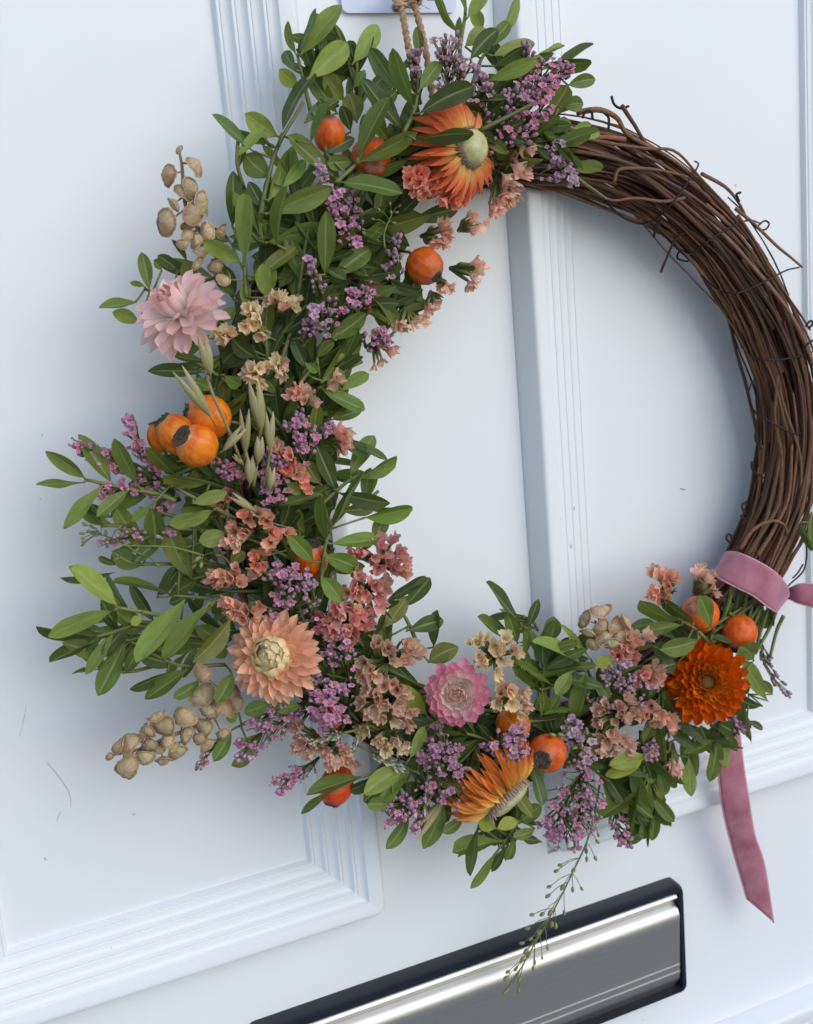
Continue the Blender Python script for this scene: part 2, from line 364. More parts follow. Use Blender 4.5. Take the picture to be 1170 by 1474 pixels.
for k in range(3):
    c = at(586, -1 + k * 2, .027); mb.tube([c + RIGHT * .0075 * math.cos(a / 8 * math.pi) + UP * .0035 * math.sin(a / 8 * math.pi + k) + BACK * .003 * math.sin(a / 4 * math.pi) for a in range(17)], .0011, 6)
for k in range(9):
    c = at(586 + random.uniform(-8, 14), 4, .028); mb.tube([c, c + vdir(random.uniform(-1, 1), random.uniform(.1, .9), .4) * random.uniform(.004, .012)], .00018, 3)
obj('knot', mb.mesh('knot'), M['twine'], tw)

# ------------------------------------------------------------------ vine ring
RC = Vector((.06, 0, 1.362)); RH = .027
rtab = [(-180, 16.6), (-160, 16.2), (-100, 16.2), (-60, 17.2), (-40, 18.4), (-25, 19.7), (-12, 20.75), (0, 21.2), (10, 21.1), (20, 20.6), (35, 20.1), (50, 19.8), (65, 19.6), (80, 19.3), (105, 19.0), (130, 18.2), (156, 17.4), (180, 16.6)]
def rring(a):
    a = (math.degrees(a) + 180) % 360 - 180
    for (a0, r0), (a1, r1) in zip(rtab, rtab[1:]):
        if a0 <= a <= a1:
            t = (a - a0) / (a1 - a0); t = t * t * (3 - 2 * t) * .5 + t * .5; return (r0 + (r1 - r0) * t + .28) / 100
def ringpt(a, p, q):
    """angle a, p outward, q off the door"""
    d = (math.degrees(a) + 180) % 360 - 180; k = min(1, max(0, (d - 78) / 20)) if d > 0 else min(1, max(0, (-d - 36) / 16))   # pressed flat under the flowers
    r = rring(a) + p * (1 - .30 * k); return RC + Vector((r * math.cos(a), -(RH - .008 * k) - q * (1 - .35 * k), r * math.sin(a)))
TW = .0200
wreath = thing('vine_wreath', RC + Vector((0, -RH, -.2)), 'round wreath base of twisted brown vines bound with dark wire', 'wreath')
random.seed(5)
vcol = [lin((122, 86, 62)), lin((142, 102, 74)), lin((102, 70, 52)), lin((158, 120, 92)), lin((86, 60, 46)), lin((128, 96, 76))]
NV = 280
for i in range(NV):
    d0 = random.random() ** .36 * TW * (1 if i > 40 else .6); ph = random.uniform(0, 6.28)
    a0 = random.uniform(0, 6.28); span = random.uniform(1.0, 4.2); tws = random.uniform(-2.0, 2.0)
    r0 = random.choice([.0006, .0007, .0008, .0010, .0011, .0013, .0015]); n = int(span * 17)
    k1, k2 = random.uniform(0, 6), random.uniform(0, 6); amp = random.uniform(.001, .0052); pts = []; rad = []
    for j in range(n + 1):
        t = j / n; a = a0 + span * t; an = ph + tws * t * span * .45
        d = d0 + amp * math.sin(a * 5 + k1) ; e = amp * .6 * math.sin(a * 7.3 + k2)
        if t < .04 or t > .97: d += .001
        pts.append(ringpt(a, d * math.cos(an) + e, d * math.sin(an) * 1.0)); rad.append(r0 * (1.08 - .45 * t) * (1 + .12 * math.sin(j * 1.9 + k1)))
    mb = MB(); mb.tube(pts, rad, 6); obj('vine', mb.mesh('vine'), M['vine'], wreath, color=jit(random.choice(vcol), .25))
def vine_px(pts, r, col=1, taper=.6, n=24):
    r *= .74; col = {3: 1, 1: 0}.get(col, col)
    P = smoothpath([at(p[0], p[1], .004 + p[2] * .78) for p in pts], n); mb = MB(); mb.tube(P, [r * (1 - (1 - taper) * i / n) for i in range(n + 1)], 6)
    obj('vine', mb.mesh('vine'), M['vine'], wreath, color=jit(vcol[col], .1))
for pts, r, c in [
    ([(830, 162, .045), (862, 158, .05), (888, 170, .05), (905, 195, .05), (960, 225, .052), (1010, 262, .05)], .0024, 3),
    ([(895, 152, .055), (912, 178, .052), (935, 212, .05), (975, 235, .05)], .0018, 1),
    ([(800, 190, .055), (870, 205, .058), (930, 214, .058), (972, 218, .056), (1010, 258, .054), (1050, 300, .05)], .0015, 3),
    ([(985, 285, .058), (955, 290, .06), (915, 285, .06), (880, 288, .06), (850, 270, .056)], .0014, 3),
    ([(884, 262, .062), (890, 245, .063), (912, 242, .064), (950, 245, .062), (990, 255, .06)], .0016, 3),
    ([(1010, 250, .055), (1045, 270, .05), (1065, 295, .048), (1076, 318, .045)], .0017, 3),
    ([(1058, 300, .045), (1085, 322, .05), (1118, 354, .052), (1140, 372, .055), (1155, 385, .058)], .0016, 3),
    ([(1062, 310, .058), (1085, 345, .056), (1115, 400, .055), (1150, 450, .05), (1166, 475, .05)], .0014, 0),
    ([(1066, 790, .06), (1085, 762, .062), (1110, 750, .063), (1128, 755, .062), (1133, 770, .056)], .0017, 3),
    ([(1090, 800, .056), (1112, 765, .058), (1135, 715, .058), (1140, 640, .06)], .002, 3),
    ([(1075, 800, .054), (1098, 765, .057), (1120, 725, .057), (1125, 660, .058), (1115, 600, .058), (1120, 540, .058)], .0021, 1),
    ([(1150, 740, .05), (1152, 660, .055), (1130, 590, .06), (1122, 560, .06)], .0016, 3)]:
    vine_px(pts, r, c)
def wire_px(pts, r=.0006, name='binding_wire', n=40, m='wire'):
    P = smoothpath([at(p[0], p[1], .004 + p[2] * .78) for p in pts], n); mb = MB(); mb.tube(P, r, 5); obj(name, mb.mesh(name), M[m], wreath)
for pts in [
    [(1000, 232, .03), (1005, 238, .05), (990, 262, .062), (968, 292, .063), (945, 314, .055), (925, 322, .04), (900, 315, .035), (878, 297, .035), (868, 285, .03)],
    [(1095, 322, .03), (1078, 317, .05), (1050, 328, .062), (1015, 350, .062), (995, 365, .05), (980, 360, .04), (975, 372, .036), (992, 375, .035), (968, 352, .034), (945, 328, .036), (930, 318, .034)],
    [(1083, 322, .052), (1092, 330, .05), (1102, 330, .05), (1107, 322, .05), (1100, 318, .05), (1090, 326, .05)],
    [(1150, 385, .03), (1130, 390, .052), (1095, 408, .062), (1060, 422, .061), (1035, 418, .05), (1018, 405, .035), (1012, 398, .03)],
    [(1172, 505, .04), (1158, 511, .055), (1120, 518, .062), (1088, 516, .055), (1076, 508, .035)],
    [(1086, 560, .035), (1100, 600, .055), (1125, 616, .062), (1142, 624, .06), (1160, 622, .05)],
    [(1088, 545, .04), (1080, 555, .04), (1077, 572, .04), (1083, 588, .04), (1092, 602, .04), (1096, 625, .04), (1098, 640, .036)],
    [(1160, 775, .05), (1161, 800, .045), (1156, 822, .045), (1140, 838, .045), (1132, 846, .05)],
    [(1156, 812, .045), (1148, 825, .045), (1141, 832, .047)]]:
    wire_px(pts)
for pts in [  # dry tendrils
    [(880, 138, .05), (884, 150, .05), (894, 156, .05), (905, 153, .05)], [(863, 155, .05), (870, 163, .05), (876, 170, .052), (876, 185, .055)],
    [(838, 170, .055), (843, 160, .055), (851, 161, .055), (853, 172, .055)], [(1064, 290, .05), (1060, 280, .05), (1066, 277, .05)],
    [(990, 332, .045), (972, 345, .042), (958, 375, .04), (951, 392, .04)], [(952, 312, .045), (944, 328, .038), (941, 342, .035)],
    [(1100, 688, .05), (1086, 680, .04), (1082, 672, .04), (1082, 664, .04)], [(1072, 740, .05), (1068, 728, .05), (1074, 722, .05)],
    [(1066, 742, .05), (1072, 748, .05), (1068, 754, .05)], [(1052, 782, .05), (1046, 776, .05), (1047, 770, .05), (1052, 770, .05), (1053, 777, .05)],
    [(1160, 470, .06), (1166, 462, .06), (1170, 466, .06), (1164, 472, .06)], [(1158, 500, .06), (1170, 490, .06), (1176, 498, .06)],
    [(1094, 585, .04), (1088, 620, .04), (1088, 634, .04), (1096, 646, .04)]]:
    P = smoothpath([at(p[0], p[1], .004 + p[2] * .78) for p in pts], 16); mb = MB(); mb.tube(P, .0008, 5); obj('tendril', mb.mesh('tendril'), M['vine'], wreath, color=lin((66, 48, 42)))

# ------------------------------------------------------------------ leaves and sprigs
def leaf_mesh(seed):
    rg = random.Random(seed); n, mx = 12, 4
    p0 = rg.uniform(.72, 1.15); p1 = rg.uniform(.44, .80); fold = rg.uniform(.10, .55); curl = rg.uniform(-.14, .30); sway = rg.uniform(-.05, .05); cup = rg.uniform(-.1, .15); wav = rg.uniform(0, .02)
    tp = p0 / (p0 + p1); nrm = tp ** p0 * (1 - tp) ** p1
    v, f, u = [], [], []
    for i in range(n + 1):
        t = i / n; tt = min(max((t - .05) / .95, 0), 1)
        hw = max(.022, .5 * tt ** p0 * (1 - tt) ** p1 / nrm)
        if i == n: hw = .035
        for k in range(-mx, mx + 1):
            s = k / mx
            z = fold * abs(s) ** 1.3 * hw * .36 - cup * (s * s) * hw * .3 - curl * (t - .1) ** 2 * .7 + wav * math.sin(t * 11 + s * 2) * abs(s)
            v.append((s * hw, t, z)); u.append((.5 + .5 * s, t))
            v[-1] = (v[-1][0] + sway * math.sin(t * 3.1) * 2.5, v[-1][1], v[-1][2])
    c = 2 * mx + 1
    f = [(i * c + k, i * c + k + 1, (i + 1) * c + k + 1, (i + 1) * c + k) for i in range(n) for k in range(c - 1)]
    return mesh('leaf', v, f, u)
LEAVES = [leaf_mesh(s) for s in range(26)]
for m_ in LEAVES: m_.materials.append(M['leaf'])
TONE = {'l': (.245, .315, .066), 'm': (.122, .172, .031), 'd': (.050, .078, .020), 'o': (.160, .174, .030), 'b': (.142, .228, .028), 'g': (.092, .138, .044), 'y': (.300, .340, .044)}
def add_leaf(parent, P0, P1, w, tone, aspect=.34, flip=None):
    P1 = P1 + (P1 - P0) * .05; w *= .92; Y = P1 - P0; L = Y.length; y = Y / L
    vw = (EYE - (P0 + P1) * .5).normalized()
    x = y.cross(vw)
    if x.length < .05: x = y.orthogonal()
    x.normalize()
    W = max(w, L * aspect * random.uniform(.9, 1.1)); roll = math.acos(max(.12, min(1, w / W))) * (random.choice((-1, 1)) if flip is None else flip)
    x = (Matrix.Rotation(roll, 3, y) @ x).normalized(); z = x.cross(y)
    Mx = Matrix(((x.x * W, y.x * L, z.x * L, P0.x), (x.y * W, y.y * L, z.y * L, P0.y), (x.z * W, y.z * L, z.z * L, P0.z), (0, 0, 0, 1)))
    return obj('leaf', random.choice(LEAVES), None, parent, Mx, jit(TONE[tone], .16))
CR = (0, 0, 1)
def cr(x, y, k):
    global CR; CR = (x, y, k)
def pp(x, y): return CR[0] + x * CR[2], CR[1] + y * CR[2]
GS = 'leafy sprigs tied into the wreath'; SEG = []
def sprig(label, h, stem, leaves, col=(1, 1, 1), sr=.0011, group=GS, lift=0):
    """stem 'x,y x,y' and leaves 'bx,by,tx,ty,w,tone[,dh]' in the current picture window; h in cm off the door"""
    st = [pp(*map(float, s.split(','))) for s in stem.split()]
    root = thing('leafy_sprig', at(*st[0], h / 100), label, 'leaf sprig', group)
    n = len(st); P = smoothpath([at(x, y, (h + lift * i / max(1, n - 1)) / 100) for i, (x, y) in enumerate(st)], 12)
    mb = MB(); mb.tube(P, [sr * (1.15 - .5 * i / 12) for i in range(13)], 6)
    k = 0; lv = leaves.split()
    for s in lv:
        q = s.split(','); bx, by = pp(float(q[0]), float(q[1])); tx, ty = pp(float(q[2]), float(q[3])); tone = q[5]
        dh = float(q[6]) if len(q) > 6 else 0
        hb = h + lift * .6 + .10 * k / max(3, len(lv)) * 6 + dh; k += 1
        P0 = at(bx, by, hb / 100); w = float(q[4]) * CR[2] * scale_at(P0)
        L = math.hypot(tx - bx, ty - by); SEG.append((Vector((bx, by)), Vector((tx, ty))))
        dt = random.uniform(-.25, .45) * L * .042
        P1 = at(tx, ty, max(1.2, hb + dt) / 100); add_leaf(root, P0, P1, w, tone)
        # petiole back to the nearest stem point
        j = min(range(13), key=lambda i: (P[i] - P0).length)
        if (P[j] - P0).length < .03: mb.tube([P[j], P[j].lerp(P0, .5) + BACK * .0006, P0 + (P1 - P0) * .04], .0006, 5)
    obj('stem', mb.mesh('stem'), M['stem'], root, color=jit(col, .1))
    return root
random.seed(21)
cr(300, 0, .3419)
sprig('pale broad-leaved sprig reaching up beside the name plate', 5.0, '430,470 400,340 375,235', '395,300,470,190,45,d,-.8 595,275,510,100,72,m,-.9 370,232,325,95,40,m 372,300,320,215,58,g 372,365,308,300,72,l,-.3 375,235,457,50,32,g 385,235,545,25,88,l 415,335,582,188,112,l,.4', (1.5, 1.5, 1.3))
sprig('short sprig with one pale upright leaf beside the twine', 4.6, '600,400 602,270', '590,335,480,300,50,d 575,430,500,318,85,l 605,272,715,100,92,l 610,372,655,300,45,m 625,520,590,400,100,o', (1.5, 1.5, 1.2))
sprig('sprig with a long yellowish stem and broad overlapping leaves beside the upper rose hips', 5.4, '215,930 240,800 290,620 400,430', '235,622,205,540,62,d,-1 300,580,170,490,92,l,-.6 192,642,33,485,48,g,-.8 265,750,158,655,112,m,-.5 230,880,172,770,62,d,-.4 248,850,350,640,78,l 310,790,402,680,62,l 305,572,405,290,72,d,.8 425,612,515,435,42,m,.9 240,902,505,788,102,l,.3', (1.7, 1.7, 1.2), .0013)
sprig('sprig of mid green leaves covering the topmost rose hip', 5.9, '520,700 470,560 440,470', '545,482,425,310,82,m,-.6 400,520,540,420,62,g 520,560,470,420,50,d,-1 600,560,560,450,60,d,-1.4')
sprig('sprig fanning five leaves below the two upper rose hips', 6.6, '530,775 620,690 650,640', '535,750,338,585,78,m,-.3 490,650,615,582,66,d,-.6 612,682,500,688,72,m,-.7 625,675,730,405,88,m 625,686,876,568,78,m 550,766,806,805,78,m,.2', (1.4, 1.4, 1.0))
sprig('dark glossy sprig whose leaf lies over the orange strawflower', 6.9, '820,560 865,470 880,400', '800,385,690,210,76,g,-1.2 822,552,662,338,78,d,-.6 760,600,700,510,52,m,-.8 860,452,770,220,78,m,-.3 885,382,972,264,72,m,-.2 885,242,875,120,52,m,-2 885,480,1107,370,102,d,.4 868,592,1102,556,66,d,.9', (1.3, 1.3, 1.0))
sprig('upright sprig of yellow-green leaves above the pale pink strawflower', 5.6, '160,1250 150,1120 150,1060', '100,962,105,733,78,g,-1.5 150,1112,175,818,82,l,.3 146,1116,-15,1015,76,l,.4 200,1166,362,1048,72,o,.2 250,1260,232,1110,72,l,.3 350,1170,330,1040,66,m,-.6 90,1180,20,1100,70,d,-.6', (1.5, 1.5, 1.2))
sprig('sprig of long leaves between the tall yellow stem and the lavender florets', 5.9, '380,1230 400,1080 420,960', '240,1022,482,948,92,l,-.3 290,1042,302,798,52,m,.4 490,1166,498,903,84,m,.3 520,1172,682,1048,96,m,.2 420,1180,350,1010,62,g,-.5 560,1060,480,960,70,d,-1.6')
sprig('broad soft leaf under the tiny green seed heads', 5.4, '560,1010 700,960', '670,985,925,915,84,o 850,930,1050,880,80,d,-1 1000,820,1090,830,60,d,-1.4', (1.2, 1.2, 1))
cr(550, 0, .2991)
sprig('slender sprig reaching past the top of the wreath beside the plate', 5.0, '370,330 378,200 400,70 396,-30', '366,168,262,-25,42,m 410,86,510,-40,72,l 400,60,385,-60,30,m 376,252,368,88,38,m,.4', (1.3, 1.3, 1.1))
sprig('fan of broad pale leaves behind the upper lavender florets', 4.6, '430,420 470,300 520,220', '480,165,442,45,72,l,-.4 395,228,505,140,84,l 545,195,692,8,74,l,-.2 505,232,602,118,74,m 522,272,722,212,74,l 420,292,547,152,92,d,.7 532,322,682,222,50,d,.4 500,392,748,308,84,l,.6', (1.3, 1.3, 1))
sprig('dark sprig pointing right above the bare vines', 4.6, '640,440 740,350 800,320', '710,292,872,232,22,l 752,312,988,292,74,d 832,332,1007,216,48,d,.3 890,412,1028,382,74,m 520,485,680,388,66,d,-1 590,470,655,375,60,m,-.4')
sprig('small sprig of rounded leaves where flowers meet the bare vines', 5.2, '740,720 800,620 850,520', '802,565,890,420,104,o,-.3 862,512,967,500,84,m 735,652,832,662,60,m 850,702,952,655,64,d,-.4 822,622,912,588,74,m,.2 912,652,1052,640,62,l,.3 915,618,1002,600,48,l,.5', (1.2, 1.2, 1))
sprig('single bright leaf lying on the bare vines', 6.0, '860,770 868,790', '866,790,1052,806,70,l', (1.4, 1.4, 1))
cr(130, 180, .3419)
sprig('sprig of small leaves poking out behind the pale pink strawflower', 4.4, '420,760 300,720 230,690', '248,700,215,540,64,m,.3 372,612,288,553,58,d 302,612,268,574,32,m 232,682,168,660,28,b 196,745,43,772,48,m,.4 208,832,98,790,66,l,.2 445,660,400,585,78,m,-.3 408,575,344,488,30,d')
sprig('sprig of short leaves beside the cream statice', 5.4, '690,900 660,720 655,640', '592,492,490,450,62,d,-1 655,775,655,664,52,l 735,732,762,585,92,l 790,692,856,600,64,m,-.4 675,655,862,522,62,o,.3 622,732,520,640,52,d,-.8 602,742,570,600,62,d,-1 902,692,850,490,62,g,-.4')
sprig('sprig of dark leaves behind the cream statice', 5.2, '800,1000 850,850 900,720', '815,872,912,690,96,d 740,892,752,750,76,m 882,905,985,668,42,m,.6 560,830,600,770,60,m 700,980,600,900,80,d,-.6 640,930,560,1000,70,d,-.8')
sprig('sprig pointing into the ring below the lavender florets', 5.6, '880,1090 970,970 1040,870', '1000,905,1152,798,86,m 970,1085,1132,888,92,m,.2 950,982,1012,908,52,o 902,1000,957,1042,42,b,.4', (1.2, 1.2, .9))
sprig('sprig of dark leaves between the oats and the pale pink strawflower', 4.6, '620,1120 500,1030 400,980', '482,992,330,965,46,d 482,1042,262,1010,64,d,.2 560,1050,632,1092,64,b,.6 520,1120,430,1080,60,m 782,1142,742,1078,74,m,.3 700,1130,660,1060,60,d')
cr(400, 280, .2735)
sprig('sprig of leaves behind the ridged rose hip', 4.6, '520,560 560,430 600,300', '450,402,565,295,120,m,-.2 560,422,642,358,66,m 642,505,560,428,78,m,.2 622,645,620,498,66,d,-.3 772,592,692,398,76,m,.2 500,640,592,692,88,d 690,260,560,330,70,d,-.8')
sprig('sprig of rounded leaves below the tan statice inside the ring', 5.4, '150,1080 230,1010 330,1000', '230,975,432,718,84,m,-.2 242,982,352,848,50,l 340,942,447,862,28,d 330,1032,472,948,78,l 215,1010,442,1130,88,m,.3 200,1142,345,1142,56,m,-.4 172,602,242,468,48,m,.2 202,862,292,778,50,m', (1.2, 1.2, .9))
cr(40, 560, .3419)
sprig('leafy sprig spreading left below the purple florets', 6.0, '620,470 540,440 400,415 245,382', '352,542,265,488,42,d,-.6 350,392,235,198,82,m 466,406,365,223,74,m 245,380,83,265,64,m 242,392,43,415,42,m,.1 310,412,153,578,68,l 425,426,298,527,62,m', (1.5, 1.5, 1.1), .0013)
sprig('olive sprig below the cluster of orange hips', 6.2, '870,545 760,485 650,430 600,380', '622,362,510,258,62,o 772,402,578,360,52,o,.2 690,482,832,438,64,l 792,506,618,572,66,l,.4 832,602,728,640,84,l,.2 520,492,443,552,42,b', (1.5, 1.5, 1.0))
sprig('sprig of blotched drooping leaves in the middle left', 5.0, '700,560 560,520 470,500', '482,682,360,488,84,o 532,682,520,508,96,m 692,802,590,588,104,o,.3 380,740,300,708,32,d 490,745,360,685,90,g,-.6 720,720,640,640,80,m,-.4 852,742,912,688,64,o,.8')
sprig('bright sprig spreading left beside the peach strawflower', 7.0, '790,890 680,975 520,945 375,920', '376,912,198,753,88,l 372,930,98,1027,84,l 662,885,463,1132,98,l,.3 766,895,578,1132,84,l,.4 856,965,723,1142,82,o,.5 484,958,438,992,44,y,.4', (1.8, 1.8, 1.2), .0014)
sprig('dark sprig behind the bright one beside the peach strawflower', 4.8, '640,1000 480,1010 330,1040', '382,1022,310,893,64,d 372,770,148,800,36,g 297,1042,48,1010,44,d 452,990,318,1087,62,d 306,1050,103,1152,58,d 342,1122,172,1070,84,m 700,1000,792,1052,80,m,.2 842,1082,788,1122,72,m,.3 560,1070,460,1090,80,d,-.4')
sprig('thin blade-like sprig above the bright sprig', 5.6, '760,880 620,870', '622,872,373,808,20,m 540,882,622,758,36,d 700,860,600,900,60,d,-.6 640,760,560,860,60,d,-.8')
cr(270, 560, .3419)
sprig('sprig of oval leaves pointing into the ring', 6.0, '560,490 625,430 690,378 740,360', '680,372,786,198,82,m 700,382,866,288,64,m 635,436,842,476,78,d 622,426,545,248,78,d,-.2 562,402,502,308,74,o,-.3', (1.3, 1.3, 1.0))
sprig('bright green sprig over the half hidden rose hip', 6.6, '560,830 575,680 600,590', '640,512,792,498,64,m,-.6 740,542,942,508,80,b,-.2 782,642,832,540,74,m,-.8 600,652,792,638,70,b,-.3 582,642,552,458,58,m 600,602,742,363,24,m,.2 567,440,395,490,54,m 532,732,438,630,78,b,.4 570,702,732,768,88,b,.4 560,790,642,892,84,b,.4', (1.3, 1.4, 1.0))
sprig('small leaves among the coral statice', 5.8, '480,760 470,600', '490,622,475,508,34,l 466,762,438,668,28,m 415,392,472,442,54,l,.6 330,700,280,720,60,o,.3 350,560,330,640,40,o')
cr(50, 820, .3419)
sprig('green sprig pointing down left above the tan seed pods', 5.4, '800,400 600,400 400,300', '387,290,272,518,98,m,.2 370,442,442,330,64,m 642,420,463,532,78,m,.4 562,430,408,505,48,d 702,462,588,537,54,m 270,420,163,425,18,d 592,402,440,360,80,d,-.5 832,432,768,552,74,m,.8')
sprig('sprig of rounded leaves below the peach strawflower', 5.2, '900,640 860,660', '992,562,885,602,74,m,.8 1122,572,1010,582,66,m,.8 832,670,758,798,64,m 922,780,833,822,54,m 860,600,812,630,50,b,.3')
cr(330, 820, .3419)
sprig('sprig pointing down left over the red rose hip', 6.2, '740,830 560,870', '562,870,338,952,68,m 420,940,298,1010,40,m,-.3 700,832,508,922,54,d,-.1 742,822,573,942,94,l,.2 772,842,638,962,98,m,-.3 642,922,568,977,64,d,-.7 692,992,583,990,64,m,-.4 755,802,822,668,52,l,.3', (1.4, 1.4, 1.0))
sprig('sprig hanging below the purple florets', 5.0, '860,900 800,1000', '762,1030,663,1168,64,m 906,970,828,1168,84,m 880,940,800,960,60,d,-.3')
sprig('yellow-green leaf beside the magenta tipped strawflower', 6.4, '850,640 830,615', '832,612,708,488,88,y 852,642,748,618,54,d')
sprig('dark curved sprig reaching up inside the ring', 5.2, '800,330 740,200 700,180', '735,160,842,38,74,g 640,252,742,120,78,o,.2 740,262,902,213,78,d,.1 860,332,872,178,54,d,-.4 835,392,957,330,94,o,.3 640,300,660,180,70,d,-1', (.7, .8, .7))
sprig('bright leaf beside the half hidden rose hip', 6.4, '440,150 420,40', '430,10,570,-15,62,m 350,60,390,0,50,m,-.5')
cr(660, 820, .2222)
sprig('sprig standing up inside the ring above the cream statice', 5.2, '430,620 430,480 420,380', '406,352,178,98,80,d 266,432,138,308,66,m 312,402,218,318,54,g 382,482,320,303,96,m,.1 446,387,516,203,70,d 430,562,450,408,60,m,.4 372,692,368,543,80,b,.5', (1.3, 1.4, 1.0))
sprig('bushy sprig in the bottom of the ring between cream statice and tan pods', 5.6, '960,610 830,632 610,752 520,780', '592,472,612,318,122,m,-.8 752,542,852,420,96,g,-1 602,562,762,622,96,m,-.5 552,632,552,478,122,d 802,622,538,433,54,l 862,582,663,368,50,l 832,626,468,656,44,l,.2 612,752,398,600,54,m 532,772,378,678,48,b,.1 735,652,638,802,106,l,.3 832,652,748,942,112,l,.5 545,782,540,932,116,m,.2 870,622,987,600,96,y,.3 882,732,972,832,94,m 862,742,892,862,54,d,-.3 530,942,702,918,28,m -.1,0,0,0,0,m'.replace(' -.1,0,0,0,0,m', ''), (1.4, 1.4, 1.0))
cr(520, 900, .3248)
sprig('sprig hanging below the side-on orange strawflower', 5.6, '700,860 640,950 560,1060', '692,882,792,800,76,m 600,902,518,842,76,y,.6 600,902,692,868,66,y,.6 520,880,490,1102,54,m,.4 642,952,413,1012,88,m 592,1010,483,1152,48,m,.1 642,980,573,1082,44,d 682,930,648,1037,48,m 772,900,688,932,54,m 802,962,718,950,44,d 452,860,368,917,54,m', (1.4, 1.4, 1.0))
sprig('thin green stalks crossing above the spotted rose hip', 5.4, '700,430 900,410', '740,422,922,408,32,d 800,392,922,378,28,m 850,472,892,408,54,m 700,500,640,460,60,d')
cr(770, 760, .3419)
sprig('sprig of fresh leaves above the rust orange strawflower', 6.4, '740,490 680,430 600,380', '622,396,453,345,48,m 672,402,538,308,54,d 626,406,468,426,58,m,.1 692,470,558,512,84,m,.3 742,422,688,288,74,m,.8 602,545,508,500,86,d,-.4 600,570,540,590,70,d,-.8', (1.4, 1.4, 1.0))
sprig('leaves around the right side of the rust orange strawflower', 5.6, '840,640 900,700', '842,482,748,470,34,d,.8 922,562,858,500,112,m,.8 982,732,902,588,78,l,.4 962,752,858,730,54,d 912,907,878,758,48,m 890,812,962,847,32,d 1002,702,958,650,44,m 900,700,850,650,70,d,-.5')
sprig('leaves hanging below the rust orange strawflower over the ribbon tail', 5.2, '740,830 790,870', '762,880,633,952,58,m,.4 770,880,738,1062,68,m,.3 800,880,800,1002,54,l,.1 852,942,822,880,54,m 862,872,788,830,74,d,.4 752,962,700,842,64,d,-.3')
sprig('blue-green leaf behind the tan pods', 4.6, '380,440 400,430', '382,422,492,398,66,g 240,500,200,440,90,g,-.3')
cr(780, 1030, .2137)
sprig('yellow-green pair of leaves under the tan statice', 6.6, '740,240 690,270', '692,262,468,330,124,y 692,282,440,402,100,y,.2', (1.5, 1.6, 1.0))
sprig('drooping sprig of broad leaves below the tan statice', 5.4, '690,330 670,470', '702,320,740,482,94,d,.2 642,582,520,702,120,d,-.8 602,402,490,492,84,d,-.8 592,770,538,832,64,d,-.6 642,510,378,702,124,m,.2 720,440,695,692,124,l,.3 660,470,588,862,62,m,.5 682,690,686,824,58,m 730,690,725,882,22,d', (1.3, 1.4, 1.0))
sprig('drooping sprig of narrow leaves beside the ribbon tail', 5.0, '860,180 850,330', '852,402,788,532,104,m 832,252,832,402,104,d,.4 882,370,892,482,54,m 922,390,982,472,48,m 990,270,1005,532,104,l,.2 800,530,872,742,17,d 1072,70,1152,272,92,d,-.4 810,530,820,590,40,o')

# procedural sprigs deep in the bunch: dark leafy filling along the crescent
random.seed(77)
CP = [(775, 195), (690, 190), (600, 200), (530, 245), (480, 320), (440, 400), (410, 480), (390, 565), (385, 655), (380, 745), (400, 830), (440, 910), (510, 975), (590, 1040), (680, 1075), (770, 1085), (860, 1065), (940, 1010), (1010, 950), (1050, 900)]
HWD = [45, 65, 80, 92, 100, 108, 112, 108, 112, 122, 122, 105, 84, 76, 76, 78, 76, 66, 55, 30]
MARKS = [((672, 214), 'the orange strawflower'), ((500, 200), 'the upper rose hips'), ((262, 452), 'the pale pink strawflower'), ((385, 600), 'the oat husks'), ((270, 630), 'the cluster of orange hips'), ((611, 383), 'the ridged rose hip'), ((395, 946), 'the peach strawflower'), ((500, 870), 'the dusky pink statice'), ((360, 770), 'the coral statice'), ((560, 1000), 'the tan statice'), ((657, 1000), 'the magenta tipped strawflower'), ((728, 1146), 'the amber strawflower'), ((788, 1084), 'the green specked rose hip'), ((1017, 981), 'the rust orange strawflower'), ((880, 1040), 'the bushy sprig in the ring'), ((480, 440), 'the lavender on the inner rim'), ((470, 1070), 'the white tipped tufts')]
def inside(q, m=5):
    if any((q - Vector(CP[k])).length < HWD[k] - 2 for k in range(len(CP))): return True
    for a_, b_ in SEG:
        d = b_ - a_; t = max(0, min(1, (q - a_).dot(d) / max(1e-6, d.dot(d))))
        if (a_ + d * t - q).length < m: return True
    return False
